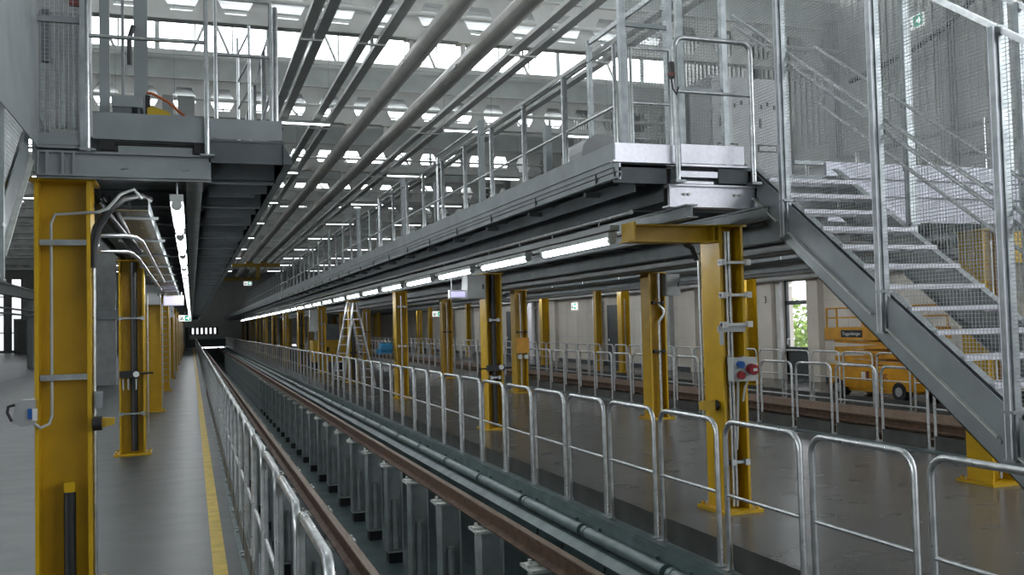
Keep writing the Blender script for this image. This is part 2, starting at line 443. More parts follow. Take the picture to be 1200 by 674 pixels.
def crane(y, full, label):
    t = thing('crane', label, 'crane', (5.4, y, 7.5), 'cranes on the roof tracks')
    MB().box(3.4, 7.5, y - .12, y + .12, 7.36, 7.66).build('bridge', 'yellow_dull' if not full else 'yellow', t)
    m = MB()
    for x in (4.86, 6.10): m.box(x - .28, x + .28, y - .35, y + .35, 7.66, 7.86); m.box(x - .1, x + .1, y - .1, y + .1, 7.4, 8.0)
    m.build('trolley', 'yellow', t)
    if full:
        m = MB(); m.box(5.42, 5.72, y - .3, y + .1, 6.4, 7.4); m.bar((4.9, y, 7.4), (5.5, y, 6.5), .06, .06); m.bar((6.3, y, 7.4), (5.65, y, 6.5), .06, .06)
        m.build('mast', 'yellow', t)
crane(84, True, 'yellow crane with a short mast hanging from the two roof tracks')
crane(107, False, 'dim bare crane bridge at the far end of the roof tracks')
def ceil_tray(x, z, w, label):
    t = thing('cable_tray', label, 'cable tray', (x, 0, z), 'cable trays under the roof')
    m = MB()
    for s in (-1, 1): m.box(x + s * w / 2 - .11, x + s * w / 2 + .11, 3, YEND - 2, z, z + .10)
    m.build('tray_channel', 'roofwhite', t)
    m = MB()
    for k in range(NB0 + 3, NB1):
        y = Y0R + BAY * k
        if y > YEND - 2: break
        m.box(x - w / 2 - .1, x + w / 2 + .1, y - .03, y + .03, z - .04, z); m.box(x - .02, x + .02, y - .02, y + .02, z, ZB)
    m.build('hanger', 'roofwhite', t)
ceil_tray(3.95, 8.275, .42, 'double grey cable tray under the roof beside the crane tracks')
ceil_tray(2.6, 8.275, .3, 'narrow double cable tray under the roof above the pit')
ceil_tray(7.6, 8.275, .5, 'broad cable tray under the roof above the stairs side')
ceil_tray(9.6, 8.275, .4, 'cable tray under the roof above the second track')
# continuous rows of roof lamps
nl = 0
for k in range(-1, 12):
    for (x, L) in ((-7.0, 1.7), (-1.2, 1.7), (3.3, 1.7), (8.6, 1.7), (12.8, 1.7)):
        y = Y0R + BAY * k - 1.2
        if y < 24 or y > 111: continue
        o = MB().box(x - L / 2, x + L / 2, y - .06, y + .06, ZB - .30, ZB - .22).build('ceiling_lamp', 'lgrey', loc=(x, y, ZB - .3))
        tb = MB().box(x - L / 2 + .04, x + L / 2 - .04, y - .045, y + .045, ZB - .335, ZB - .30).build('diffuser', 'lampR', o)
        r = MB(); 
        for s in (-1, 1): r.tube([(x + s * .8, y, ZB - .22), (x + s * .8, y, 10.15 + .17 * (BAY - 1.3))], .008, 5)
        r.build('suspension_rod', 'galv', o)
        where = {-7.0: 'over the open floor', -1.2: 'over the yellow-lined walkway', 3.3: 'over the rail pit', 8.6: 'over the stairs side of the hall', 12.8: 'over the second track'}[x]
        tag(o, 'white tube lamp %s, by the %s roof beam' % (where, nth(k + 1)), 'ceiling lamp', 'tube lamps under the roof')

# ------------------------------------------------------------------ rails and pedestals
def rail(x, label, name='rail'):
    pr = [(-.07, -.16), (.07, -.16), (.07, -.148), (.012, -.13), (.010, -.045), (.036, -.032), (.036, -.004), (.030, 0), (-.030, 0), (-.036, -.004), (-.036, -.032), (-.010, -.045), (-.012, -.13), (-.07, -.148)]
    t = thing('rail', label, 'rail', (x, 0, -.17), 'track rails')
    MB().prism([(x + u, v) for u, v in pr], 'y', -8, YEND - .5).build('rail_body', 'rust', t)
    MB().box(x - .030, x + .030, -8, YEND - .5, 0., .002).build('rail_head', 'railtop', t)
rail(1.265, 'brown rail over the pit, the one beside the yellow-lined walkway')
rail(2.77, 'brown rail over the pit, the one beside the island floor with the stairs')
rail(10.18, 'brown rail of the second track, the one nearer the stairs')
rail(11.68, 'brown rail of the second track, the one nearer the cream wall')
def pedestal(x, y, s, label, grp, detail, proto=[None, None, None]):
    """s = side towards which the cap plate reaches (+1 / -1)"""
    ki = 0 if s > 0 else 1
    if detail:
        if proto[ki] is None:
            t = thing('rail_pedestal', label, 'rail pedestal', (x, y, -1.6), grp)
            m = MB(); w = .115
            m.box(x - w, x - w + .016, y - .12, y + .12, -1.44, -.215); m.box(x + w - .016, x + w, y - .12, y + .12, -1.44, -.215)
            m.box(x - w + .016, x + w - .016, y - .04, y - .025, -1.44, -.215); m.box(x - w, x + w, y - .12, y + .12, -1.45, -1.43)
            m.build('post', 'pedestal', t)
            MB().tube([(x, y - .075, -1.40), (x, y - .075, -.70)], .042, 10).build('pipe', 'pedestal', t)
            m = MB(); m.box(x - .10, x + .10, y - .10, y + .10, -1.6, -1.45); m.build('foot', 'black', t)
            MB().box(x - .17, x + .17, y - .15, y + .15, -.215, -.19).build('cap_plate', 'plate', t)
            m = MB(); xc = x + s * .14
            for q in (-1, 1): m.box(x + q * .13 - .045, x + q * .13 + .045, y - .055, y + .055, -.19, -.168); m.tube([(x + q * .135, y, -.175), (x + q * .135, y, -.13)], .018, 6)
            m.build('rail_clip', 'plate', t)
            proto[ki] = t
        else: dup(proto[ki], (x, y, -1.6), label, grp)
    else:
        if proto[2] is None:
            m = MB(); m.box(x - .11, x + .11, y - .12, y + .12, -1.45, -.21); m.box(x - .17, x + .17, y - .15, y + .15, -.215, -.168); m.box(x - .1, x + .1, y - .1, y + .1, -1.6, -1.45)
            o = m.build('rail_pedestal', 'pedestal', loc=(x, y, -1.6)); tag(o, label, 'rail pedestal', grp); proto[2] = o
        else:
            o = proto[2].copy(); C.objects.link(o); o.location = (x, y, -1.6); o['label'] = label; o['group'] = grp
PY0 = 4.19
for i in range(52):
    y = PY0 + 1.545 * i
    for (x, s, w, grp) in ((2.77, -1, 'island-side', 'pedestals under the island-side rail'), (1.265, -1, 'walkway-side', 'pedestals under the walkway-side rail')):
        n = nth(i) if i < 24 else None
        lab = ('grey steel pedestal under the %s rail of the pit, %s from the camera' % (w, n)) if n else 'small far pedestal under the %s rail, abreast of the %s column' % (w, nth(int((y - 3.9) // 7.7)))
        pedestal(x, y, s, lab, grp, i < 24)
# pit lamps: tubes along the island-side pit wall
proto = None
for i in range(40):
    y = 3.2 + 1.62 * i
    lab = ('grey tube lamp along the island-side pit edge, %s from the camera' % nth(i)) if i < 24 else 'small far tube lamp on the island-side pit edge, abreast of the %s column' % nth(int((y - 3.9) // 7.7))
    if proto is None:
        t = thing('pit_lamp', lab, 'pit lamp', (3.46, y, -.14), 'tube lamps along the pit edge')
        MB().tube([(3.45, y + .06, -.125), (3.45, y + 1.48, -.125)], .056, 14).build('tube', 'lens', t)
        m = MB().tube([(3.45, y, -.125), (3.45, y + .06, -.125)], .062, 14); m.tube([(3.45, y + 1.48, -.125), (3.45, y + 1.54, -.125)], .062, 14); m.build('end_cap', 'teal', t)
        m = MB()
        for q in (.2, 1.3): m.box(3.47, 3.52, y + q, y + q + .05, -.16, -.05)
        m.build('bracket', 'teal', t); proto = t
    else: dup(proto, (3.46, y, -.14), lab)
# sloping apron below the pit lamps
o = struct(MB().prism([(3.62, -.17), (3.60, -.17), (3.395, -.205), (3.32, -.26), (3.33, -.28), (3.42, -.235), (3.62, -.20)], 'y', 1, YEND - 1).build('trim_6', 'teal'))
m = MB()
for y in (7.6, 8.6, 9.3):
    m.tube([(3.5, y, -.2), (3.46, y + .05, -.5), (3.5, y - .1, -.9), (3.66, y, -1.1)], .012, 6)
o = m.build('drop_cable', 'cable'); tag(o, 'black cables hanging down the island-side pit wall', 'cable')

# ------------------------------------------------------------------ railings round the pits
PER = .98; PH = 1.10
def railing_proto(detail):
    pts = [(0, .06, 0)] + arc((0, .06 + .11, PH - .022 - .11), .11, PI, PI / 2, 5, 'yz') + arc((0, PER - .06 - .11, PH - .022 - .11), .11, PI / 2, 0, 5, 'yz') + [(0, PER - .06, 0)]
    if detail:
        t = thing('railing_panel', 'x', 'railing', (0, 0, 0))
        MB().tube(pts, .020, 10).build('frame', 'galv_tube', t)
        MB().tube([(0, .06, .55), (0, PER - .06, .55)], .0135, 8).build('knee_rail', 'galv_tube', t)
        MB().box(.022, .028, .075, PER - .075, .012, .20).build('toe_board', 'toe', t)
        m = MB()
        for y in (.06, PER - .06): m.box(-.05, .05, y - .033, y + .033, .0, .022); 
        m.build('foot_plate', 'galv', t)
        return t
    m = MB().tube(pts, .020, 6); m.tube([(0, .06, .55), (0, PER - .06, .55)], .0135, 5); m.box(.022, .028, .075, PER - .075, .012, .20)
    o = m.build('railing_panel', 'galv_tube', loc=(0, 0, 0)); return tag(o, 'x', 'railing')
RP = {True: railing_proto(True), False: railing_proto(False)}
used = {True: False, False: False}
def place_rail(x, y, lab, grp, detail, flip):
    p = RP[detail]
    if not used[detail] and not flip: used[detail] = True; q = p; q.location = (x, y, 0.01); q['label'] = lab; q['group'] = grp
    else: q = dup(p, (x, y + (PER if flip else 0), 0.01), lab, grp, mirror=flip)
    return q
rest = MB()
def rest_panel(x, y):
    for yy in (y + .035, y + PER - .035): rest.box(x - .02, x + .02, yy - .02, yy + .02, 0, PH)
    rest.box(x - .02, x + .02, y + .035, y + PER - .035, PH - .04, PH); rest.box(x - .012, x + .012, y, y + PER, .54, .565); rest.box(x - .003, x + .003, y + .05, y + PER - .05, .012, .2)
ROWS = ((3.63, 1.96, 88, 88, 'the island-side pit edge', 'railing panels on the island-side pit edge', False),
        (.41, 2.94, 84, 84, 'the walkway-side pit edge', 'railing panels beside the yellow floor line', True),
        (9.27, 4.9, 68, 68, 'the near edge of the second track', 'railing panels on the near edge of the second track', True),
        (12.57, 8.82, 58, 58, 'the far edge of the second track', 'railing panels on the far edge of the second track', False))
for (x, ya, n, det, where, grp, flip) in ROWS:
    for i in range(int((YEND - 3 - ya) / PER)):
        y = ya + PER * i
        if i < n:
            e = nth(i) if i < 26 else None
            if e: lab = 'railing panel on %s, %s from the camera' % (where, e)
            else: lab = 'far railing panel on %s, abreast of the %s column' % (where, nth(int((y - 3.9) // 7.7)))
            place_rail(x, y, lab, grp, i < 26, flip)
        else: rest_panel(x, y)
o = rest.build('railing_row', 'galv_tube'); tag(o, 'far ends of the railings, too small to tell panels apart', 'railing', kind='stuff')
# ------------------------------------------------------------------ yellow columns
SP = 7.85
def column(x, y, top, label, grp, H=.36, W=.30, rot=False, base=True, parts=None):
    """H section, flanges at x +- H/2"""
    t = thing('column', label, 'column', (x, y, 0), grp)
    m = MB(); tf = .026
    m.box(x - H / 2, x - H / 2 + tf, y - W / 2, y + W / 2, .03, top - .02); m.box(x + H / 2 - tf, x + H / 2, y - W / 2, y + W / 2, .03, top - .02)
    m.box(x - H / 2 + tf, x + H / 2 - tf, y - .008, y + .008, .03, top - .02)
    m.build('shaft', 'yellow', t)
    m = MB().box(x - H / 2 - .08, x + H / 2 + .08, y - W / 2 - .08, y + W / 2 + .08, 0, .03)
    for a in (-1, 1):
        for b in (-1, 1): m.tube([(x + a * (H / 2 + .045), y + b * (W / 2 + .03), .03), (x + a * (H / 2 + .045), y + b * (W / 2 + .03), .06)], .018, 6)
    m.build('base_plate', 'yellow', t)
    MB().box(x - H / 2 - .035, x + H / 2 + .035, y - W / 2 - .02, y + W / 2 + .02, top - .02, top).build('cap_plate', 'yellow', t)
    return t
def conduit(t, x, y, z0, z1, r, mat='galv_tube', n=1, name='conduit'):
    m = MB()
    for i in range(n): m.tube([(x + i * r * 2.3, y, z0), (x + i * r * 2.3, y, z1)], r, 8)
    m.build(name, mat, t)
def clamp(t, x, y, zs, w, mat='white', name='clamp'):
    m = MB()
    for z in zs: m.box(x - w / 2, x + w / 2, y - .02, y + .02, z - .013, z + .013); m.box(x - w / 2 - .0, x - w / 2 + .05, y - .04, y + .03, z - .028, z + .028); m.box(x + w / 2 - .05, x + w / 2, y - .04, y + .03, z - .028, z + .028)
    m.build(name, mat, t)
NC = 13
# row along the yellow-lined walkway
XLc = -.85; YL0 = 7.28
for i in range(NC):
    y = YL0 + SP * i
    extra = {0: ', with a black bumper strip', 1: ', with a black hose', 2: ', under a pale cabinet', 3: ', with a ladder-like conduit'}.get(i, '')
    t = column(XLc, y, 2.93, 'yellow column on the walkway, %s from the camera%s' % (nth(i), extra), 'yellow columns along the walkway')
    fy = y - .15
    if i == 0:
        m = MB(); m.tube([(-.93, fy + .06, 1.25), (-.93, fy + .06, 2.62), (-.90, fy + .05, 2.68), (-.62, fy - .03, 2.69)], .011, 8); m.tube([(-1.06, fy - .03, 1.25), (-.99, fy - .03, 1.19), (-.945, fy + .04, 1.21), (-.93, fy + .06, 1.27)], .011, 8); m.build('conduit', 'lgrey', t)
        m = MB(); m.tube([(-.62, fy - .03, 2.69), (-.55, fy - .04, 2.72), (-.47, fy - .04, 2.82), (-.38, fy - .02, 2.86), (-.33, fy + .02, 2.80)], .012, 8); m.build('loose_cable', 'lgrey', t)
        conduit(t, -.655, fy + .06, .05, 2.50, .013, 'galv_tube', 1, 'side_conduit')
        m = MB().box(-1.0, -.70, fy + .03, fy + .07, 2.46, 2.50); m.box(-1.0, -.70, fy + .03, fy + .07, 1.51, 1.55); m.build('crossbar', 'galv', t)
        m = MB().tube([(-.815, fy + .03, .06), (-.815, fy + .03, .73)], .04, 10); m.build('bumper_strip', 'black', t)
        MB().box(-.85, -.78, fy, fy + .06, .73, .80).build('bumper_cap', 'yellow', t)
        m = MB().tube([(-.66, fy - .02, 1.20), (-.60, fy - .02, 1.20)], .05, 10); m.build('knob', 'black', t)
        MB().prism([(-.60, 1.17), (-.60, 1.24), (-.52, 1.235), (-.52, 1.19)], 'y', fy - .05, fy + .01).build('lever', 'yellow_dull', t)
        m = MB().box(-.64, -.60, fy, fy + .04, 1.30, 1.42); m.build('chain', 'galv', t)
    elif i == 1:
        conduit(t, XLc + .03, fy + .05, .06, 2.90, .05, 'cable', 1, 'hose')
        clamp(t, XLc, fy + .02, (2.05, .62), .36, 'galv')
        m = MB().box(XLc - .17, XLc + .10, fy - .06, fy + .03, 1.16, 1.26); m.tube([(XLc - .1, fy - .02, 1.22), (XLc + .30, fy - .02, 1.22)], .018, 6); m.build('valve_block', 'black', t)
        m = MB().tube([(XLc + .06, fy - .07, 1.21), (XLc + .06, fy - .05, 1.21)], .045, 10); m.build('gauge', 'white', t)
        m = MB()
        for q in (-.12, -.05, .06): m.tube([(XLc + q, fy - .03, 1.14), (XLc + q, fy - .03, .98)], .014, 6)
        m.build('coupling', 'lgrey', t)
        conduit(t, XLc + .22, fy + .05, .05, 2.4, .012)
    else:
        conduit(t, XLc + .21, fy + .05, .05, 2.5, .014)
        if i % 2 == 1:
            m = MB()
            for q in range(14): m.box(XLc - .12, XLc + .12, fy + .05, fy + .08, .3 + q * .18, .33 + q * .18)
            m.build('rung_bracket', 'boxgrey', t)
# island rows
XRc = 4.93; YR0 = 7.75
for i in range(NC):
    y = YR0 + 7.7 * i; XRc = (4.86, 4.98, 5.03, 5.08)[min(i, 3)]
    extra = {0: ', with a yellow arm', 1: ', with a black hose', 2: ', with a blue winch'}.get(i, '')
    t = column(XRc, y, 2.72, 'yellow column on the island pit side, %s from the camera%s' % (nth(i), extra), 'yellow columns on the pit side of the island', H=.26 if i == 0 else .30, W=.34)
    fy = y - .17
    if i == 0:
        conduit(t, XRc - .03, fy + .06, .05, 2.66, .017, 'galv_tube', 2)
        conduit(t, XRc - .21, fy + .25, .9, 2.45, .013, 'galv_tube', 1, 'side_conduit')
        clamp(t, XRc + .02, fy - .01, (2.36, 2.05, 1.77), .32); clamp(t, XRc + .02, fy + .02, (1.44, .47), .2, 'galv', 'small_clamp')
        m = MB().tube([(XRc - .36, fy + .25, 2.56), (XRc - .28, fy + .25, 2.52), (XRc - .23, fy + .25, 2.40)], .024, 8); m.build('drop_cable', 'cable', t)
        m = MB().tube([(XRc - .19, fy + .10, 1.01), (XRc - .15, fy + .10, 1.01)], .05, 10); m.build('knob', 'black', t)
        MB().prism([(XRc - .32, .97), (XRc - .32, 1.05), (XRc - .19, 1.06), (XRc - .19, .96)], 'y', fy + .06, fy + .14).build('lever', 'yellow_dull', t)
        m = MB().box(XRc - .18, XRc + .12, fy - .012, fy + .0, 1.70, 1.76); m.box(XRc - .16, XRc - .12, fy - .012, fy, 1.58, 1.70); m.build('tape', 'lgrey', t)
    elif i == 1:
        conduit(t, XRc + .0, fy + .06, .06, 2.70, .05, 'cable', 1, 'hose'); clamp(t, XRc, fy + .02, (1.9, .9), .2, 'galv')
        m = MB().box(XRc - .16, XRc + .16, fy - .05, fy + .02, 1.02, 1.12); m.tube([(XRc - .3, fy, 1.06), (XRc + .3, fy, 1.06)], .016, 6); m.build('valve_block', 'black', t)
        m = MB().tube([(XRc + .09, fy - .08, 1.08), (XRc + .09, fy - .05, 1.08)], .045, 10); m.build('gauge', 'white', t)
    elif i == 2:
        conduit(t, XRc, fy + .06, .06, 2.6, .02); clamp(t, XRc, fy, (2.33, 1.33), .22)
    elif i % 2:
        conduit(t, XRc, fy + .06, .06, 2.6, .05, 'cable', 1, 'hose'); clamp(t, XRc, fy, (2.0, 1.0), .24, 'black')
    else:
        conduit(t, XRc - .02, fy + .06, .06, 2.6, .02); clamp(t, XRc, fy, (2.0, 1.2), .2, 'galv')
YM0 = 7.75
for i in range(NC):
    y = YM0 + 7.7 * i; XMc = 8.12 + .06 * min(i, 3)
    extra = {0: ', half hidden behind the stairs', 1: ', with a bright pipe', 2: ', with a fire point'}.get(i, '')
    t = column(XMc, y, 2.72, 'yellow column on the island second-track side, %s from the camera%s' % (nth(i), extra), 'yellow columns on the second-track side of the island', H=.34, W=.34)
    fy = y - .17
    if i == 0:
        MB().box(XMc + .17, XMc + 1.1, y - .12, y + .12, 2.36, 2.70).build('bracket_arm', 'yellow', t)
    if i == 1:
        m = MB().tube([(XMc + .04, fy + .04, .05), (XMc + .04, fy + .04, 1.80), (XMc + .12, fy + .0, 1.92), (XMc + .12, fy + .0, 2.02), (XMc + .05, fy + .04, 2.1), (XMc + .05, fy + .04, 2.7)], .03, 8); m.build('pipe', 'galv_tube', t)
        clamp(t, XMc, fy, (2.15, 1.25), .24, 'black')
    else:
        conduit(t, XMc, fy + .06, .06, 2.6, .018); clamp(t, XMc, fy, (1.6,), .3, 'black')
    if i == 2:
        MB().box(XMc - .17, XMc + .17, fy - .10, fy, 1.05, 1.45).build('fire_point', 'orange', t)
        m = MB().tube([(XMc - .08, fy - .1, .95), (XMc - .08, fy - .02, .95)], .06, 10); m.tube([(XMc + .09, fy - .1, .95), (XMc + .09, fy - .02, .95)], .06, 10); m.build('bell', 'plate', t)
for i in range(12):
    y = 22.0 + SP * (i - 1)
    t = column(14.6, y, 2.997, 'yellow steel column near the cream wall, %s from the camera' % nth(i), 'yellow columns near the cream wall', H=.32, W=.34)
    if i % 2 == 0: conduit(t, 14.6, y - .1, .06, 2.6, .018)
for i in range(9):
    y = 29.0 + SP * i
    column(13.2, y, 2.897, 'slim yellow post behind the second track, %s from the camera' % nth(i), 'slim yellow posts behind the second track', H=.22, W=.22)

# ------------------------------------------------------------------ gangways
LPY = 7.0; RPY = 7.27; GEND = 108.0
def gang_common(t, xs, ya, yb, x0, x1, zb, zt, step):
    """longitudinal I beams, cross beams (parts) and the deck"""
    m = MB()
    for x in xs: m.ibeam('y', ya, yb, (x, (zb + zt) / 2), zt - zb, .12)
    m.build('long_beam', 'steel_dark', t)
def cross_beams(t, x0, x1, z0, z1, ya, n, step, mat='steel_dark'):
    src = MB().ibeam('x', x0, x1, (0, (z0 + z1) / 2), z1 - z0, .10).build('cross_beam', mat)
    src.parent = t; src.location = Vector((0, ya, 0)) - t.location
    for i in range(1, n):
        c = src.copy(); C.objects.link(c); c.parent = t; c.location = Vector((0, ya + step * i, 0)) - t.location
# --- walkway-side gangway
t = thing('gangway', 'grey steel gangway on the walkway columns, its end over the first column', 'gangway', (-.4, LPY, 2.93))
m = MB(); m.box(-1.0, .145, 7.03, 7.045, 2.915, 3.09); m.box(-1.0, .145, 7.0, 7.12, 3.09, 3.105); m.box(-1.0, .145, 7.0, 7.12, 2.93, 2.944)
for x in (-.985, -.93, -.83, -.76): m.box(x - .008, x + .008, 6.995, 7.04, 2.93, 3.1)
for x in (-.45, -.42, -.04, -.01): m.tube([(x, 7.035, 3.0), (x, 7.02, 3.0)], .012, 8)
m.build('end_beam', 'steel', t)
gang_common(t, (-.85, .03), 7.12, GEND, 0, 0, 2.935, 3.09, 0)
cross_beams(t, -.80, .66, 3.04, 3.18, 7.9, 60, 1.57)
MB().box(-1.0, .66, 7.06, GEND, 3.19, 3.22).build('deck', 'steel_dark', t)
MB().box(-1.02, -.995, 7.0, GEND, 2.95, 3.36).build('side_plate', 'steel', t)
m = MB(); m.box(-.97, -.69, 7.0, 7.02, 3.12, 3.22); m.box(-.64, .12, 7.02, 7.035, 3.215, 3.39); m.box(-.64, .12, 7.02, 7.10, 3.20, 3.215); m.build('toe_board', 'steel', t)
m = MB(); m.box(-.60, -.50, 7.03, 7.10, 3.13, 3.20); m.box(.03, .10, 7.03, 7.10, 3.12, 3.20); m.box(-.55, .1, 7.05, 7.08, 3.17, 3.178); m.build('roller_block', 'black', t)
MB().box(-.48, .02, 7.06, 7.09, 3.11, 3.165).build('slide_bar', 'steel', t)
# fold-out flap
m = MB(); m.box(.13, .655, 7.03, 7.05, 3.06, 3.215); m.box(.13, .66, 7.02, 7.10, 3.215, 3.23); m.box(.66, .67, 7.04, GEND, 3.06, 3.22)
i = 0
while 7.8 + i * .785 < 70: m.box(.15, .66, 7.8 + i * .785, 7.806 + i * .785, 3.06, 3.19); i += 1
m.build('flap', 'steel_dark', t)
m = MB(); m.box(.13, .655, 7.02, 7.03, 3.235, 3.385); m.box(.645, .655, 7.03, GEND, 3.235, 3.385); m.build('flap_toe_board', 'steel', t)
m = MB(); m.prism([(.67, 3.20), (.72, 3.10), (.73, 3.06), (.66, 3.06), (.66, 3.20)], 'y', 7.02, GEND); m.build('edge_profile', 'steel_dark', t)
m = MB()
for i in range(40): m.box(.16, .55, 8.6 + i * 1.57, 8.63 + i * 1.57, 3.03, 3.065)
m.build('slotted_rail', 'steel_dark', t)
# --- island gangway
t = thing('gangway', 'broad grey steel gangway over the island floor, its end beside the metal stairs', 'gangway', (4.9, RPY, 2.72))
m = MB(); m.box(4.06, 4.98, 7.31, 7.325, 2.85, 3.03); m.box(4.04, 4.985, 7.27, 7.40, 3.03, 3.045); m.box(4.04, 4.985, 7.27, 7.40, 2.84, 2.855)
for x in (4.06, 4.97): m.box(x - .008, x + .008, 7.28, 7.32, 2.85, 3.03)
m.build('end_beam', 'alu', t)
m = MB()
for x in (4.21, 4.26, 4.74, 4.79): m.tube([(x, 7.315, 2.96), (x, 7.295, 2.96)], .014, 8)
m.build('bolt', 'plate', t)
m = MB(); m.ibeam('y', 7.08, GEND, (4.16, 2.78), .12, .11); m.ibeam('y', 7.08, GEND, (4.94, 2.78), .12, .11); m.ibeam('y', 7.75, GEND, (6.55, 2.84), .24, .16); m.ibeam('y', 7.75, GEND, (8.12, 2.84), .24, .16)
m.build('long_beam', 'steel', t)
cross_beams(t, 4.10, 9.0, 2.93, 3.17, 8.3, 60, 1.57)
MB().box(3.55, 5.0, 7.32, 7.7, 3.19, 3.215).box(3.55, 9.5, 7.7, GEND, 3.19, 3.215).build('deck', 'steel_dark', t)
m = MB(); m.box(3.50, 3.515, RPY, GEND, 3.245, 3.395); m.build('flap_toe_board', 'steel', t)
m = MB()
for (x, z0, z1) in ((3.515, 3.195, 3.235), (3.50, 3.235, 3.245), (3.53, 3.145, 3.185), (3.515, 3.185, 3.195), (3.54, 3.10, 3.14), (3.525, 3.085, 3.098)): m.box(x, x + .05, RPY + .02, GEND, z0, z1)
m.build('edge_profile', 'steel', t)
m = MB(); m.box(3.52, 4.16, RPY, RPY + .012, 3.245, 3.395); m.box(3.50, 4.16, RPY - .01, RPY + .07, 3.225, 3.243); m.box(4.165, 4.82, RPY - .02, RPY - .008, 3.235, 3.405); m.box(4.16, 4.86, RPY - .03, RPY + .05, 3.205, 3.225)
m.build('toe_board', 'alu', t)
m = MB(); m.box(3.53, 4.05, RPY + .05, RPY + .07, 3.05, 3.225); m.box(4.10, 4.88, RPY + .06, RPY + .08, 3.05, 3.2); m.box(4.55, 4.86, RPY - .01, RPY + .06, 3.06, 3.195); m.build('end_plate', 'steel_dark', t)
m = MB(); m.box(4.16, 4.62, RPY, RPY + .05, 3.11, 3.165); m.box(4.12, 4.50, RPY, RPY + .05, 3.05, 3.075); m.box(3.56, 3.58, RPY + .02, RPY + .05, 3.08, 3.225); m.build('slide_bar', 'alu', t)
m = MB(); m.box(4.04, 4.055, RPY + .1, GEND, 2.90, 3.19); m.box(3.75, 3.76, RPY + .1, GEND, 2.98, 3.1)
i = 0
while 7.7 + i * 1.57 < 70: m.box(3.52, 4.05, 7.7 + i * 1.57, 7.708 + i * 1.57, 3.08, 3.19); i += 1
m.build('flap', 'steel_dark', t)
m = MB()
for i in range(40): m.box(3.60, 3.95, 8.1 + i * 1.57, 8.16 + i * 1.57, 3.03, 3.075)
m.build('slotted_rail', 'steel_dark', t)
m = MB(); m.box(6.05, 9.5, 7.66, 7.70, 3.24, 3.38); m.box(6.05, 9.5, 7.68, 7.72, 3.06, 3.22); m.box(6.05, 9.5, 7.64, 7.72, 3.22, 3.235); m.box(6.05, 9.2, 7.67, 7.72, 2.78, 3.04); m.box(6.05, 9.5, 7.63, 7.74, 3.04, 3.055)
m.build('landing_beam', 'landing', t)
MB().box(9.50, 9.515, 7.66, GEND, 3.06, 3.38).build('side_plate', 'steel', t)
m = MB(); m.box(4.95, 6.1, 7.45, 7.47, 2.82, 3.2); m.build('landing_plate', 'steel', t)
# pipes under the island gangway
m = MB(); m.tube([(3.88, 7.7, 2.84), (3.88, 60, 2.84)], .022, 8); o = m.build('pipe', 'galv_tube', loc=(3.88, 7.7, 2.84)); tag(o, 'thin bright pipe running under the island gangway above the lamp row', 'pipe')
m = MB(); m.tube([(5.6, 9, 2.898), (5.6, 70, 2.898)], .03, 8); o = m.build('pipe', 'galv_tube', loc=(5.6, 9, 2.898)); tag(o, 'bright pipe under the island gangway behind the pit-side columns', 'pipe')
for x, z, w, lab in ((6.9, 2.62, .3, 'grey cable tray under the island gangway, the one between the two column rows'), (9.0, 2.66, .3, 'grey cable tray under the island gangway by the second track')):
    t = thing('cable_tray', lab, 'cable tray', (x, 8, z), 'cable trays under the island gangway')
    m = MB(); m.box(x - w / 2, x + w / 2, 8.2, 70, z, z + .01); m.box(x - w / 2, x - w / 2 + .008, 8.2, 70, z, z + .08); m.box(x + w / 2 - .008, x + w / 2, 8.2, 70, z, z + .08); m.build('channel', 'boxgrey', t)
    m = MB()
    for i in range(30): m.box(x - .01, x + .01, 8.6 + i * 2, 8.62 + i * 2, z + .012, 2.925)
    m.build('hanger', 'galv', t)
# yellow arm of the first island column
col0 = [o for o in bpy.data.objects if o.get('label', '').endswith('with a yellow arm')][0]
m = MB(); m.box(3.85, 4.78, 7.70, 7.715, 2.575, 2.72); m.box(3.80, 4.80, 7.60, 7.82, 2.555, 2.57); m.box(3.86, 4.72, 7.60, 7.82, 2.705, 2.72); m.box(3.84, 3.86, 7.58, 7.84, 2.56, 2.74); m.box(4.68, 4.70, 7.60, 7.82, 2.57, 2.705)
m.build('bracket_arm', 'yellow', col0)
# third gangway along the cream wall
t = thing('gangway', 'grey gangway along the cream wall above the slim yellow posts', 'gangway', (14.6, 6, 2.9))
MB().box(12.9, 16.5, 6, GEND, 3.15, 3.2).build('deck', 'steel_dark', t)
m = MB(); m.ibeam('y', 6, GEND, (13.1, 3.02), .24, .14); m.ibeam('y', 6, GEND, (14.6, 3.1), .2, .16); m.ibeam('y', 6, GEND, (16.25, 3.0), .24, .14); m.build('long_beam', 'steel', t)
cross_beams(t, 12.95, 16.4, 3.0, 3.15, 6.5, 50, 1.96)
m = MB(); m.box(12.88, 12.9, 6, GEND, 3.0, 3.36); m.build('side_plate', 'steel', t)
for x, z, lab in ((15.7, 2.86, 'cable tray under the wall gangway, beside the cream wall'), (13.7, 2.84, 'cable tray under the wall gangway, above the slim yellow posts')):
    t = thing('cable_tray', lab, 'cable tray', (x, 8, z), 'cable trays under the wall gangway')
    m = MB(); m.box(x - .2, x + .2, 8.2, 80, z, z + .012); m.box(x - .2, x - .19, 8.2, 80, z, z + .09); m.box(x + .19, x + .2, 8.2, 80, z, z + .09); m.build('channel', 'boxgrey', t)
    m = MB()
    for i in range(30): m.box(x - .012, x + .012, 9 + i * 2.2, 9.02 + i * 2.2, z + .014, 2.995)
    m.build('hanger', 'galv', t)

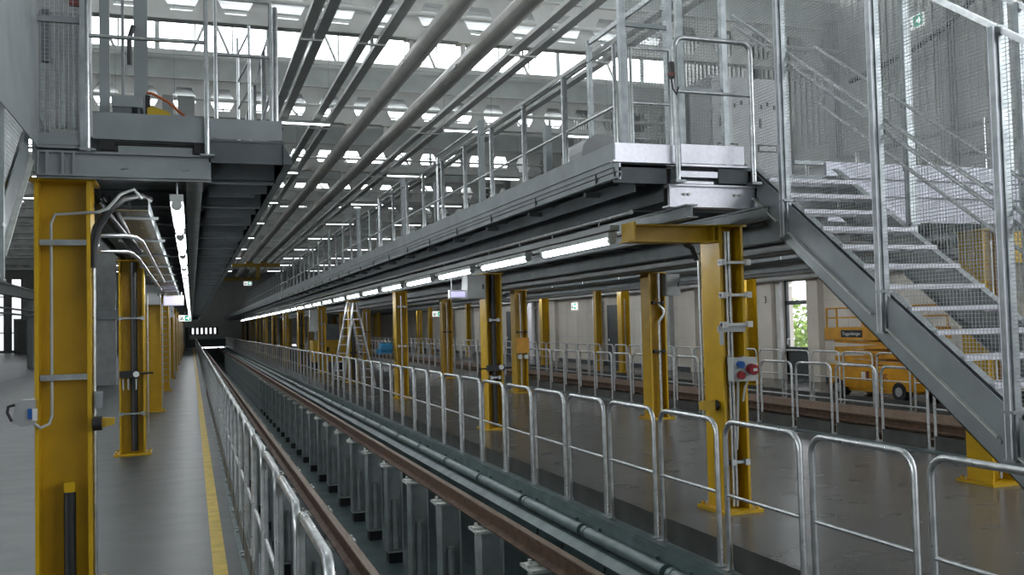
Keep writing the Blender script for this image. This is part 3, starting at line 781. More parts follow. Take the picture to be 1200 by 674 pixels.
# ------------------------------------------------------------------ lamp rows under the gangways
def lamp_row(x, z, ya, L, per, n, where, grp, hang, first_len=None):
    proto = None
    for i in range(n):
        y = ya + per * i
        e = nth(i) if i < 16 else None
        lab = ('glowing tube lamp under %s, %s from the camera' % (where, e)) if e else 'far tube lamp under %s, by the %s column' % (where, nth(int((y - 3.9) // 7.7)))
        if proto is None:
            t = thing('tube_lamp', lab, 'lamp', (x, y, z), grp)
            MB().tube([(x, y + .06, z), (x, y + L - .06, z)], .032, 10).build('tube', 'lamp', t)
            m = MB(); m.box(x - .045, x + .045, y, y + L, z + .026, z + .075)
            m.tube([(x, y, z), (x, y + .06, z)], .036, 10); m.tube([(x, y + L - .06, z), (x, y + L, z)], .036, 10); m.build('housing', 'lgrey', t)
            m = MB()
            for q in (.3, L - .3): m.tube([(x, y + q, z + .07), (x, y + q, hang - .03)], .008, 5)
            m.build('hanger', 'galv', t); proto = t
        else: dup(proto, (x, y, z), lab)
lamp_row(3.80, 2.60, 7.95, 1.85, 2.32, 30, 'the pit side of the island gangway', 'lamps under the island gangway', 2.84)
lamp_row(-.09, 2.72, 6.85, 1.85, 2.32, 30, 'the walkway-side gangway', 'lamps under the walkway-side gangway', 2.95)
lamp_row(9.3, 2.93, 10.2, 1.85, 2.32, 22, 'the second-track side of the island gangway, in a row thickened for fill light', 'lamps along the second track', 3.18)  # extra lamps added between the few real ones, hidden behind the beam
lamp_row(13.9, 2.92, 13.62, 1.85, 2.32, 22, 'the wall gangway, in a row thickened for fill light', 'lamps under the wall gangway', 3.028)  # extra lamps added to brighten the cream wall, tucked behind the beams
for x, z, lab in ((3.80, 2.69, 'long steel channel above the tube lamps of the island gangway'),):
    o = MB().box(x - .05, x + .05, 7.9, 78, z, z + .05).build('lamp_channel', 'boxgrey', loc=(x, 8, z)); tag(o, lab, 'lamp channel')
# ------------------------------------------------------------------ cable tray, conduits and hoses beside the first walkway column
t = thing('cable_tray', 'cable tray with a warm reflection coloured into its studded underside below the walkway-side gangway', 'cable tray', (-.46, 7.4, 2.74))
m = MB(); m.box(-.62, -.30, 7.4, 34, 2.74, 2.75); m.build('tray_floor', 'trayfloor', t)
m = MB(); m.box(-.625, -.62, 7.4, 34, 2.73, 2.83); m.box(-.30, -.295, 7.4, 34, 2.73, 2.83); m.build('tray_edge', 'galv', t)
m = MB()
for i in range(14): m.box(-.66, -.24, 7.75 + 1.9 * i, 7.77 + 1.9 * i, 2.715, 2.738); m.box(-.46, -.44, 7.75 + 1.9 * i, 7.77 + 1.9 * i, 2.738, 2.93)
m.build('crossbar', 'steel', t)
m = MB()
for i in range(30):
    for x in (-.52, -.40): m.tube([(x, 7.9 + .65 * i, 2.735), (x, 7.9 + .65 * i, 2.742)], .012, 6)
m.build('stud', 'white', t)
m = MB(); m.tube([(-.64, 7.25, 2.46), (-.64, 7.25, 2.50)] + arc((-.60, 7.25, 2.50), .04, PI, PI / 2, 4, 'xz') + [(-.45, 7.3, 2.545), (-.39, 7.42, 2.545), (-.36, 7.8, 2.545), (-.36, 14, 2.545)], .016, 8)
m.tube([(-.62, 7.30, 2.43), (-.45, 7.36, 2.43), (-.42, 7.5, 2.43), (-.40, 8, 2.43), (-.40, 14, 2.43)], .014, 8)
o = m.build('conduit', 'galv_tube'); tag(o, 'pair of bent bright conduits running back from the first walkway column', 'conduit')
m = MB(); m.tube([(-.655, 7.16, 2.30), (-.655, 7.16, 2.45), (-.63, 7.15, 2.58), (-.56, 7.14, 2.70), (-.46, 7.15, 2.80), (-.36, 7.3, 2.85), (-.30, 7.6, 2.86)], .032, 8)
m.tube([(-.60, 7.6, 2.86), (-.52, 7.5, 2.72), (-.45, 7.7, 2.55), (-.40, 8.2, 2.50)], .03, 8); m.tube([(-.64, 7.4, 2.80), (-.50, 7.5, 2.60), (-.44, 8.0, 2.52)], .03, 8)
o = m.build('hose', 'cable'); tag(o, 'thick black hoses looping beside the head of the first walkway column', 'hose')
# ------------------------------------------------------------------ cabinets, lit boxes and signs
def cabinet(x0, x1, y0, y1, z0, z1, lab):
    t = thing('cabinet', lab, 'cabinet', ((x0 + x1) / 2, y1, z0), 'wall cabinets on the columns')
    MB().box(x0, x1, y0, y1, z0, z1).build('casing', 'boxgrey', t)
    MB().box(x0 + .02, x1 - .02, y0 - .012, y0, z0 + .02, z1 - .02).build('door', 'lgrey', t)
    MB().box(x1 - .06, x1 - .04, y0 - .03, y0 - .012, (z0 + z1) / 2 - .04, (z0 + z1) / 2 + .04).build('latch', 'black', t)
cabinet(-1.04, -.66, 22.5, 22.80, 2.46, 2.92, 'pale grey cabinet on the head of the third walkway column')
cabinet(4.46, 4.78, 15.1, 15.45, 2.27, 2.68, 'pale grey cabinet on the second pit-side island column, beside the black hose')
cabinet(8.32, 8.62, 15.2, 15.5, 2.28, 2.68, 'grey cabinet on the second column of the second-track side, beside the bright pipe')
cabinet(4.58, 4.925, 38.4, 38.7, 1.7, 2.6, 'small distant pale cabinet beside the fifth pit-side island column')
cabinet(-1.0, -.66, 38.2, 38.5, 2.4, 2.85, 'small pale cabinet on the fifth walkway column')
def lit_box(x0, x1, y, z0, z1, lab, top):
    t = thing('lit_panel', lab, 'lit panel', ((x0 + x1) / 2, y, z0), 'lit panels under the gangways')
    MB().box(x0, x1, y, y + .12, z0, z1).build('casing', 'white', t)
    MB().box(x0 + .02, x1 - .02, y - .008, y, z0 + .02, z1 - .03).build('screen', 'lavender', t)
    m = MB()
    for x in (x0 + .05, x1 - .05): m.tube([(x, y + .06, z1), (x, y + .06, top)], .008, 5)
    m.build('hanger', 'galv', t)
lit_box(-.60, -.16, 22.4, 2.43, 2.66, 'pale violet lit panel hanging beside the third walkway column', 2.74)
lit_box(4.17, 4.46, 15.2, 2.29, 2.43, 'pale violet lit panel beside the cabinet of the second island column', 2.72)
def exit_sign(c, w, lab, face='y', rods=None):
    """white box with green field, running figure and arrow; face = axis it looks along (negative side)"""
    t = thing('exit_sign', lab, 'sign', c, 'green escape signs'); h = w * .5
    def bx(m, u0, u1, z0, z1, d0, d1):
        if face == 'y': m.box(c[0] + u0, c[0] + u1, c[1] - d1, c[1] - d0, c[2] + z0, c[2] + z1)
        else: m.box(c[0] - d1, c[0] - d0, c[1] - u1, c[1] - u0, c[2] + z0, c[2] + z1)
        return m
    bx(MB(), -w / 2, w / 2, -h / 2, h / 2, 0, .05).build('casing', 'signwhite', t)
    bx(MB(), -w * .02, w * .46, -h * .42, h * .42, .05, .053).build('green_field', 'signgreen', t)
    m = MB(); bx(m, w * .08, w * .22, -h * .08, h * .08, .053, .056); bx(m, w * .20, w * .38, -h * .08, h * .08, .053, .056); bx(m, w * .24, w * .32, -h * .28, h * .28, .053, .056); m.build('arrow', 'signwhite', t)
    m = MB(); bx(m, -w * .42, -w * .36, -h * .36, h * .36, .05, .054); bx(m, -w * .28, -w * .2, h * .18, h * .32, .05, .054); bx(m, -w * .3, -w * .18, -h * .1, h * .16, .05, .054); bx(m, -w * .34, -w * .24, -h * .34, -h * .08, .05, .054); bx(m, -w * .2, -w * .1, -h * .3, -h * .12, .05, .054); m.build('running_figure', 'green', t)
    if rods: MB().tube([(c[0], c[1] - .02, c[2] + h / 2), (c[0], c[1] - .02, rods)], .01, 5).build('hanger', 'galv', t)
exit_sign((16.58, 38.9, 2.55), .62, 'white and green escape sign on the cream wall below the wall gangway', 'x')
exit_sign((16.56, 17.5, 8.85), .62, 'green escape sign high on the ribbed wall above the stairs', 'x')
exit_sign((-.36, 58, 2.62), .7, 'small green escape sign hanging over the far walkway', 'y', 3.0)
exit_sign((5.6, 100, 6.7), .8, 'tiny green escape sign hanging under the far roof', 'y', 8.4)
exit_sign((13.5, 52, 2.5), .6, 'small green escape sign under the far wall gangway', 'y', 2.95)
# socket box on the first island column
t = thing('socket_box', 'grey socket box with blue and red sockets on the column beside the stairs', 'socket box', (5.0, 7.5, 1.25))
fx = 7.54
MB().box(4.88, 5.13, fx - .10, fx, 1.24, 1.46).build('casing', 'lgrey', t)
MB().tube([(4.945, fx - .10, 1.40), (4.945, fx - .14, 1.395)], .034, 12).build('blue_socket', 'blue', t)
MB().tube([(4.945, fx - .10, 1.30), (4.945, fx - .14, 1.295)], .036, 12).build('red_socket', 'red', t)
m = MB().tube([(5.06, fx - .10, 1.355), (5.06, fx - .17, 1.345)], .05, 14); m.build('plug', 'red', t)
MB().box(5.045, 5.085, fx - .176, fx - .17, 1.335, 1.36).build('plug_label', 'white', t)
m = MB().tube([(4.96, fx - .04, 1.24), (4.955, fx - .03, 1.0), (4.95, fx, .6)], .012, 6); m.tube([(5.05, fx - .06, 1.24), (5.02, fx - .06, 1.18), (5.0, fx - .05, 1.05)], .01, 6); m.build('cable', 'lgrey', t)
t.location.x -= .125
# plug box on the first walkway column
t = thing('plug_box', 'small grey plug box with a black handle on the first walkway column', 'plug box', (-1.09, 7.1, 1.2))
MB().prism([(-1.16, 1.24), (-1.14, 1.36), (-1.10, 1.39), (-1.02, 1.39), (-1.02, 1.22), (-1.10, 1.21)], 'y', 7.06, 7.18).build('casing', 'boxgrey', t)
MB().tube([(-1.14, 7.06, 1.36), (-1.18, 7.05, 1.35), (-1.185, 7.05, 1.31), (-1.16, 7.06, 1.25)], .011, 6).build('handle', 'black', t)
MB().box(-1.06, -1.01, 7.04, 7.06, 1.26, 1.33).build('plug', 'blue', t)
MB().box(-1.03, -1.0, 7.03, 7.04, 1.25, 1.33).build('plug_ring', 'white', t)
# blue winch box on the third island column
t = thing('winch', 'blue winch box with a hanging hose on the third pit-side island column', 'winch', (4.7, 23.2, 1.0))
m = MB().tube([(4.50, 23.2, 1.28), (4.80, 23.2, 1.28)], .14, 12); m.box(4.42, 4.80, 23.1, 23.3, 1.14, 1.28); m.build('housing', 'bluehose', t)
MB().tube([(4.78, 23.1, 1.2), (4.9, 23.05, .9), (4.78, 23.05, .75), (4.66, 23.05, .86)], .016, 6).build('hose', 'cable', t)

# ------------------------------------------------------------------ guard rails on the gangways
def guard_proto(L, h, detail):
    pts = [(0, .03, 0), (0, .03, h), (0, L - .03, h), (0, L - .03, 0)]
    if detail:
        t = thing('guard_rail', 'x', 'guard rail', (0, 0, 0))
        MB().tube(pts, .0205, 8).build('frame', 'galv_tube', t)
        MB().tube([(0, .03, h * .47), (0, L - .03, h * .47)], .014, 6).build('knee_rail', 'galv_tube', t)
        m = MB()
        for y in (.03, L - .03): m.box(-.03, .03, y - .03, y + .03, 0, .02)
        m.build('foot', 'galv', t); return t
    m = MB().tube(pts, .0205, 6); m.tube([(0, .03, h * .47), (0, L - .03, h * .47)], .014, 5); o = m.build('guard_rail', 'galv_tube', loc=(0, 0, 0)); return tag(o, 'x', 'guard rail')
GP = {}
def guard(x, y, z, lab, grp, detail):
    if detail not in GP: GP[detail] = q = guard_proto(1.185, 1.03, detail); q.location = (x, y, z); q['label'] = lab; q['group'] = grp; return q
    return dup(GP[detail], (x, y, z), lab, grp)
for (x, z, ya, n, where) in ((3.56, 3.245, 7.29, 50, 'the pit edge of the island gangway'), (.62, 3.23, 7.08, 40, 'the pit edge of the walkway-side gangway'), (9.46, 3.24, 8.9, 18, 'the second-track edge of the island gangway')):
    for i in range(n):
        e = nth(i) if i < 20 else None
        lab = ('guard rail frame on %s, %s from the camera' % (where, e)) if e else 'far guard rail on %s, by the %s column' % (where, nth(int((ya + 1.19 * i - 3.9) // 7.7)))
        guard(x, ya + 1.19 * i, z, lab, 'guard rails on ' + where, i < 14)
# tall square posts with a rail behind the pit-edge guard rails
for i in range(14):
    y = 10.25 + 2.66 * i; h = .98 if i == 0 else (1.62 if i % 2 else 1.1)
    o = MB().box(4.03, 4.11, y - .05, y + .05, 3.218, 3.218 + h).build('flap_post', 'steel', loc=(4.07, y, 3.215)); tag(o, 'square grey post behind the island gangway guard rails, %s from the camera' % nth(i), 'post', 'flap posts on the island gangway')
    if i % 2 and i < 10:
        g = MB().tube([(4.07, y + .05, 4.78), (4.07, y + 2.6, 4.78)], .018, 6); g.tube([(4.07, y + 2.6, 4.78), (4.07, y + 2.6, 3.22)], .018, 6); g.tube([(4.07, y + .05, 4.0), (4.07, y + 2.6, 4.0)], .014, 6)
        q = g.build('post_rail', 'galv_tube', o)
# walkway-side gangway end: post, rails
t = thing('guard_rail', 'tubular guard rail across the end of the walkway-side gangway', 'guard rail', (-.3, 7.0, 3.1))
m = MB(); m.tube([(.12, 6.99, 3.10), (.12, 6.99, 4.36), (-.67, 6.99, 4.36), (-.67, 6.99, 3.10)], .021, 10); m.build('frame', 'galv_tube', t)
MB().tube([(-.67, 6.99, 3.92), (.12, 6.99, 3.93)], .016, 8).build('knee_rail', 'galv_tube', t)
m = MB(); m.box(.07, .17, 6.95, 7.03, 3.095, 3.108); m.box(-.72, -.62, 6.95, 7.03, 3.105, 3.12); m.build('foot_plate', 'galv', t)
t = thing('guard_rail', 'tubular guard rail across the end of the walkway-side flap', 'guard rail', (.4, 7.06, 3.23))
m = MB(); m.tube([(.19, 7.09, 3.235), (.19, 7.09, 4.30), (.585, 7.09, 4.30), (.585, 7.09, 3.235)], .018, 8); m.build('frame', 'galv_tube', t)
MB().tube([(.19, 7.09, 3.88), (.585, 7.09, 3.88)], .015, 6).build('knee_rail', 'galv_tube', t)
# island end gate and small flap gate
t = thing('gate', 'rounded tubular gate frame at the end of the island gangway above the yellow arm', 'gate', (4.5, 7.2, 3.06))
x0, x1, zt = 4.105, 4.89, 4.36; r = .09
MB().tube([(x0, 7.21, 3.07), (x0, 7.21, zt - r)] + arc((x0 + r, 7.21, zt - r), r, PI, PI / 2, 5, 'xz') + arc((x1 - r, 7.21, zt - r), r, PI / 2, 0, 5, 'xz') + [(x1, 7.21, 3.07)], .023, 12).build('frame', 'galv_tube', t)
MB().tube([(x0, 7.21, 3.87), (x1, 7.21, 3.87)], .016, 8).build('knee_rail', 'galv_tube', t)
m = MB(); m.box(x0 - .05, x0 + .05, 7.16, 7.27, 3.046, 3.07); m.box(x1 - .05, x1 + .05, 7.16, 7.27, 3.046, 3.07); m.build('foot_plate', 'galv', t)
t = thing('gate', 'small square tubular gate frame over the flap end of the island gangway', 'gate', (3.9, 7.36, 3.245))
MB().tube([(3.74, 7.36, 3.24), (3.74, 7.36, 4.28), (4.13, 7.36, 4.28), (4.13, 7.36, 3.24)], .018, 8).build('frame', 'galv_tube', t)
MB().tube([(3.74, 7.36, 3.78), (4.13, 7.36, 3.78)], .014, 6).build('knee_rail', 'galv_tube', t)
t = thing('latch', 'black gate latch with a hanging cord on the island gangway gate post', 'latch', (4.06, 7.30, 3.9))
MB().box(4.035, 4.07, 7.16, 7.20, 3.97, 4.12).build('body', 'black', t)
MB().tube([(4.05, 7.18, 3.97), (4.055, 7.17, 3.88), (4.09, 7.17, 3.83), (4.12, 7.18, 3.90)], .008, 6).build('cord', 'cable', t)
MB().box(4.01, 4.075, 7.155, 7.18, 3.99, 4.02).build('knob', 'maroon', t)

# ------------------------------------------------------------------ wire mesh
def mesh_yz(x, y0, y1, lo, hi, pv=.026, ph=.026, r=.0017):
    """vertical mesh in a plane x = const; lo, hi are functions z(y), linear"""
    m = MB(); n = int((y1 - y0) / pv)
    def wire(p, q):
        a = Vector(q) - Vector(p); u = a.orthogonal().normalized() * r; w = a.normalized().cross(u)
        m._add([Vector(c) + d for c in (p, q) for d in (u, -u * .5 + w * .87, -u * .5 - w * .87)], [(0, 1, 4, 3), (1, 2, 5, 4), (2, 0, 3, 5)])
    for i in range(1, n):
        y = y0 + (y1 - y0) * i / n
        wire((x, y, lo(y)), (x, y, hi(y)))
    z = min(lo(y0), lo(y1)); zt = max(hi(y0), hi(y1))
    while z < zt:
        ys = [y0 + (y1 - y0) * i / 40 for i in range(41)]
        ok = [y for y in ys if lo(y) <= z <= hi(y)]
        if len(ok) > 1: wire((x + 2 * r, ok[0], z), (x + 2 * r, ok[-1], z))
        z += ph
    return m
def mesh_xz(y, x0, x1, z0, z1, p=.03, r=.0025):
    m = MB()
    def wire(a0, b0):
        a = Vector(b0) - Vector(a0); u = a.orthogonal().normalized() * r; w = a.normalized().cross(u)
        m._add([Vector(c) + d for c in (a0, b0) for d in (u, -u * .5 + w * .87, -u * .5 - w * .87)], [(0, 1, 4, 3), (1, 2, 5, 4), (2, 0, 3, 5)])
    n = max(2, int((x1 - x0) / p))
    for i in range(1, n): wire((x0 + (x1 - x0) * i / n, y, z0), (x0 + (x1 - x0) * i / n, y, z1))
    n = max(2, int((z1 - z0) / p))
    for i in range(1, n): wire((x0, y + 2 * r, z0 + (z1 - z0) * i / n), (x1, y + 2 * r, z0 + (z1 - z0) * i / n))
    return m

# ------------------------------------------------------------------ stairs with mesh fences
SL = .725
def stairs(xn, xf, ytop, ztop, where, sgn, ybot=None):
    """runs down towards the camera (-y); xn = stringer nearer the pit, xf = the other one; sgn = +1 if xf > xn"""
    zt = lambda y: ztop + SL * (y - ytop)          # top edge of the stringers
    yb = ytop - (ztop - .18) / SL
    t = thing('staircase', 'grey steel staircase with bright grating treads %s' % where, 'stairs', ((xn + xf) / 2, yb, 0))
    for k, x in enumerate((xn, xf)):
        s = sgn if k == 0 else -sgn      # inward direction
        prof = [(ytop, zt(ytop) - .42), (ytop, zt(ytop)), (yb + .1, zt(yb + .1)), (yb - .1, 0.0), (yb + .45, 0.0)]
        m = MB(); a, b = sorted((x, x + s * .012)); m.prism(prof, 'x', a, b)
        a, b = sorted((x - s * .0, x + s * .075))
        m.prism([(ytop, zt(ytop) - .012), (ytop, zt(ytop)), (yb + .1, zt(yb + .1)), (yb + .1, zt(yb + .1) - .012)], 'x', a, b)
        m.prism([(ytop, zt(ytop) - .42), (ytop, zt(ytop) - .408), (yb + .45, .012), (yb + .45, 0)], 'x', a, b)
        st = m.build('stringer', 'steel', t)
        mb = MB(); y = ytop - .25
        while y > yb + .5:
            for q in (0, .11): mb.tube([(x + s * .002, y - q, zt(y - q) - .31 + q * .35), (x - s * .008, y - q, zt(y - q) - .31 + q * .35)], .015, 6)
            y -= .62
        mb.build('bolt', 'galv', st)
        md = MB(); a, b = sorted((x - s * .001, x - s * .008))
        md.prism([(ytop, zt(ytop) - .25), (ytop, zt(ytop) - .235), (yb + .3, zt(yb + .3) - .235), (yb + .3, zt(yb + .3) - .25)], 'x', a, b); md.build('edge_strip', 'galv', st)
    rise = .176; n = int(ztop / rise); src = None
    for i in range(n):
        z = ztop - .06 - rise * (i + .55); y = ytop + (z - (ztop - .06)) / SL
        if z < .12: break
        if src is None:
            a, b = sorted((xn + sgn * .014, xf - sgn * .014))
            m = MB(); m.box(a, b, y - .13, y - .122, z - .034, z); m.box(a, b, y - .122, y - .10, z - .006, z + .002); m.box(a, b, y + .122, y + .13, z - .03, z); m.box(a, a + .006, y - .13, y + .13, z - .05, z); m.box(b - .006, b, y - .13, y + .13, z - .05, z)
            k = a
            while k < b: m.box(k, k + .004, y - .122, y + .122, z - .012, z - .002); k += .055
            for q in range(3): m.box(a, b, y - .06 + q * .06, y - .057 + q * .06, z - .010, z - .002)
            src = m.build('tread', 'tread', t); y_s, z_s = y, z
        else:
            c = src.copy(); C.objects.link(c); c.parent = t; c.location = (0, y - y_s, z - z_s)
    return zt, yb
def fence(x, xin, ys, zt, where, grp, hi_off, rails, top_clip, mesh_r=.0021):
    """panels between successive ys (descending), posts at each y"""
    hi = lambda y: zt(y) + hi_off
    s = 1 if xin > x else -1
    for i in range(len(ys) - 1):
        ya, yb = ys[i], ys[i + 1]
        t = thing('mesh_fence', 'wire mesh panel on %s, %s from the top' % (where, nth(i)), 'mesh fence', (x, yb, zt(yb)), grp)
        mesh_yz(x, yb + .03, ya - .03, lambda y: zt(y) + .03, lambda y: hi(y) - .02, .03, .028, r=mesh_r).build('wire_mesh', 'wire', t)
        m = MB(); m.bar((x, ya, hi(ya)), (x, yb, hi(yb)), .045, .035); m.build('top_rail', 'galv_tube', t)
        if rails:
            a, b = sorted((x - s * .018, x - s * .012)); m = MB()
            m.prism([(ya - .05, zt(ya - .05) - .235), (ya - .05, zt(ya - .05) + .01), (yb + .06, zt(yb + .06) + .01), (yb + .06, zt(yb + .06) - .235)], 'x', a, b); m.build('kick_plate', 'steel', t)
            a, b = sorted((x - s * .05, x - s * .012)); m = MB(); m.prism([(ya - .06, zt(ya - .06) - .245), (ya - .06, zt(ya - .06) - .233), (yb + .10, zt(yb + .10) - .233), (yb + .10, zt(yb + .10) - .245)], 'x', a, b); m.build('lip', 'plate', t)
        m = MB(); z0 = zt(yb) - (.30 if rails else .1)
        m.box(min(x - s * .02, x + s * .03), max(x - s * .02, x + s * .03), yb - .03, yb + .03, z0, hi(yb) + .01)
        e = MB(); xa, xb = sorted((x - s * .058, x - s * .021)); m.box(xa, xb, yb - .018, yb + .018, z0, hi(yb)); e.box(xa, xa + .008, yb - .026, yb - .0185, z0, hi(yb)); e.box(xa, xa + .008, yb + .0185, yb + .026, z0, hi(yb)); e.build('post_edge', 'tread', t)
        xa, xb = sorted((x - s * .06, x + s * .035)); m.box(xa, xb, yb - .05, yb + .05, zt(yb) - .006, zt(yb) + .014); m.box(xa, xb, yb - .05, yb + .05, z0 - .014, z0)
        m.build('post', 'galv', t)
    t = thing('handrail', 'long sloping handrail fixed to the mesh along %s' % where, 'handrail', (x, ys[-1], zt(ys[-1]) + 1.2), grp.replace('mesh', 'handrails with mesh'))
    m = MB()
    for off, dx in rails or ((.53, .06), (1.1, .06)):
        m.tube([(x + s * dx, ys[0], zt(ys[0]) + off), (x + s * dx, ys[-1], zt(ys[-1]) + off)], .0165, 8)
    m.build('rail', 'galv_tube', t)
    m = MB()
    for y in ys[1:]:
        for off, dx in rails or ((.53, .06), (1.1, .06)): m.tube([(x + s * .033, y, zt(y) + off - .05), (x + s * dx, y, zt(y) + off - .05), (x + s * dx, y, zt(y) + off)], .008, 6)
    m.build('bracket', 'galv', t)
zt, yb = stairs(5.02, 6.02, 7.44, 3.27, 'beside the end of the island gangway', 1)
fence(4.98, 6.0, (7.70, 6.86, 5.69, 4.56, 3.45), zt, 'the pit side of the stairs', 'mesh panels on the pit side of the stairs', 2.50, ((1.24, .06), (1.335, .06)), None)
fence(6.06, 5.0, (7.70, 6.55, 5.35, 4.2, 3.3), zt, 'the far side of the stairs', 'mesh panels on the far side of the stairs', 2.45, None, None)
zt2, yb2 = stairs(-1.10, -2.1, 7.0, 3.30, 'at the walkway-side gangway end', -1)
fence(-1.05, -2.2, (7.0, 5.83, 4.65, 3.5), zt2, 'the stairs of the walkway-side gangway', 'mesh panels on the stairs of the walkway-side gangway', 2.3, ((1.15, .06),), None)

# ------------------------------------------------------------------ mesh enclosures on the gangway ends
def screen(y, x0, x1, z0, z1, lab, grp, mid=None, posts=(1, 1), p=.03):
    t = thing('mesh_screen', lab, 'mesh screen', ((x0 + x1) / 2, y, z0), grp)
    mesh_xz(y, x0 + .03, x1 - .03, z0 + .05, z1, p).build('wire_mesh', 'wire', t)
    m = MB()
    pw = .018 if p < .029 else .03
    if posts[0]: m.box(x0 - pw, x0 + pw, y - .03, y + .03, z0, z1)
    if posts[1]: m.box(x1 - pw, x1 + pw, y - .03, y + .03, z0, z1)
    m.build('post', 'galv', t)
    m = MB(); m.box(x0, x1, y - .02, y + .02, z0 + .02, z0 + .06); m.box(x0, x1, y - .02, y + .02, z1 - .04, z1)
    if mid: m.box(x0, x1, y - .015, y + .015, mid - .02, mid + .02)
    m.build('crossbar', 'steel', t)
    return t
screen(7.95, 3.95, 4.46, 3.22, 5.6, 'tall wire mesh screen behind the flap end of the island gangway', 'mesh screens on the island gangway', 4.70)
screen(7.95, 4.58, 5.08, 3.22, 5.6, 'tall wire mesh screen behind the rounded gate of the island gangway', 'mesh screens on the island gangway', 4.1)
screen(8.05, 5.95, 8.9, 3.40, 5.9, 'broad wire mesh screen across the landing behind the stairs', 'mesh screens on the island gangway', None, (0, 1))
t = thing('mesh_screen', 'wire mesh screen standing along the gangway beside the rounded gate', 'mesh screen', (5.08, 8.5, 3.22), 'mesh screens on the island gangway')
mesh_yz(5.08, 8.0, 11.2, lambda y: 3.26, lambda y: 5.55, .04, .04).build('wire_mesh', 'wire', t)
m = MB()
for y in (9.1, 10.15, 11.2): m.box(5.05, 5.11, y - .03, y + .03, 3.22, 5.6)
m.build('post', 'galv', t); MB().box(5.06, 5.10, 7.98, 11.2, 5.54, 5.6).build('top_rail', 'galv_tube', t)
t = screen(7.0, -1.0, -.70, 3.12, 5.2, 'narrow wire mesh screen beside the stairs on the walkway-side gangway', 'mesh screens on the walkway-side gangway', 4.02, p=.028)
MB().box(-1.0, -.70, 6.99, 7.01, 3.12, 3.225).build('kick_plate', 'steel', t)
t = thing('door_frame', 'grey steel door frame and sheet panel standing on the walkway-side gangway', 'frame', (-.55, 7.6, 3.22))
m = MB(); m.box(-.64, -.57, 7.55, 7.6, 3.22, 5.2); m.box(-.49, -.47, 7.6, 7.65, 3.22, 5.2); m.box(-.40, -.30, 7.6, 7.62, 3.22, 5.2); m.build('sheet', 'steel', t)
m = MB(); m.tube([(-.43, 7.6, 3.9), (-.43, 7.58, 4.1), (-.40, 7.58, 4.2)], .02, 6); m.build('hose', 'cable', t)
MB().box(-.985, -.978, 5.4, 6.94, 3.12, 5.6).build('sheet', 'steel', bpy.data.objects['staircase.001'])
t = thing('pillar', 'pair of tall grey posts standing on the walkway-side gangway before the roof windows', 'post', (-.3, 27.2, 3.22))
MB().box(-.70, -.42, 27.0, 27.3, 3.223, 8.4).build('slim_post', 'boxgrey', t); MB().box(-.30, .14, 27.0, 27.3, 3.223, 8.4).build('broad_post', 'boxgrey', t)
# trussed side guard of the walkway-side flap
t = thing('ladder', 'slim tubular ladder frame standing on the walkway-side flap behind its guard rail', 'ladder', (.5, 9, 3.23))
m = MB(); m.tube([(.44, 9.0, 3.23), (.44, 9.0, 4.6)], .016, 6); m.tube([(.52, 8.6, 3.23), (.52, 8.6, 4.6)], .016, 6); m.build('rail', 'galv_tube', t)
m = MB()
for i in range(5): m.tube([(.44, 9.0, 3.4 + .26 * i), (.52, 8.6, 3.5 + .26 * i)], .010, 6)
m.build('rung', 'galv_tube', t)
# ------------------------------------------------------------------ equipment on the gangways
t = thing('cabinet', 'tall grey cabinet standing behind the narrow mesh screen of the walkway-side gangway', 'cabinet', (-.93, 7.9, 3.223))
MB().box(-1.12, -.74, 7.7, 8.1, 3.223, 5.4).build('casing', 'boxgrey', t)
m = MB()
for k in range(4): m.box(-1.06 + .07 * k, -1.03 + .07 * k, 7.685, 7.70, 3.4, 4.3)
m.build('rib', 'galv', t); MB().box(-.86, -.76, 7.68, 7.70, 4.35, 5.0).build('door_panel', 'maroon', t); MB().box(-1.05, -1.0, 7.66, 7.70, 3.9, 4.3).build('handle', 'steel_dark', t)
t = thing('toolbox', 'grey metal toolbox standing on the walkway-side gangway', 'box', (-.44, 7.35, 3.22))
MB().box(-.535, -.33, 7.25, 7.5, 3.49, 3.57).build('lid', 'steel', t); m = MB(); m.box(-.53, -.40, 7.26, 7.48, 3.22, 3.49); m.box(-.36, -.34, 7.26, 7.3, 3.22, 3.49); m.build('body', 'steel_dark', t)
t = thing('machine_hood', 'yellow rounded machine hood on the walkway-side gangway', 'hood', (-.2, 7.4, 3.22))
MB().prism([(-.29, 3.22), (-.295, 3.50), (-.26, 3.515), (-.15, 3.48), (-.095, 3.42), (-.09, 3.22)], 'y', 7.3, 7.55).build('shell', 'tarp', t)
MB().box(-.09, .02, 7.35, 7.5, 3.22, 3.40).build('nozzle', 'black', t)
t = thing('hose', 'orange brown hose slanting over the yellow hood on the walkway-side gangway', 'hose', (-.2, 7.5, 3.4))
MB().tube([(-.305, 7.5, 3.66), (-.27, 7.5, 3.66), (-.16, 7.48, 3.60), (-.03, 7.45, 3.48)], .011, 6).build('line', 'orangecable', t); MB().tube([(-.03, 7.45, 3.48), (.03, 7.44, 3.36)], .009, 6).build('tip', 'cable', t); MB().box(-.315, -.28, 7.48, 7.52, 3.22, 3.64).build('stand', 'black', t)
t = thing('fan_unit', 'rounded grey fan unit standing on the island gangway behind the guard rails', 'fan unit', (4.35, 9.6, 3.215))
m = MB(); prof = [(4.10, 3.218), (4.10, 3.72)] + [(4.36 - .26 * math.cos(a), 3.72 + .20 * math.sin(a)) for a in [PI * k / 8 for k in range(1, 8)]] + [(4.62, 3.72), (4.62, 3.218)]
m.prism(prof, 'y', 9.3, 9.9); m.build('casing', 'boxgrey', t)
m = MB()
for k in range(7): m.box(4.16, 4.56, 9.285, 9.30, 3.3 + k * .06, 3.33 + k * .06)
m.build('grille', 'steel_dark', t)
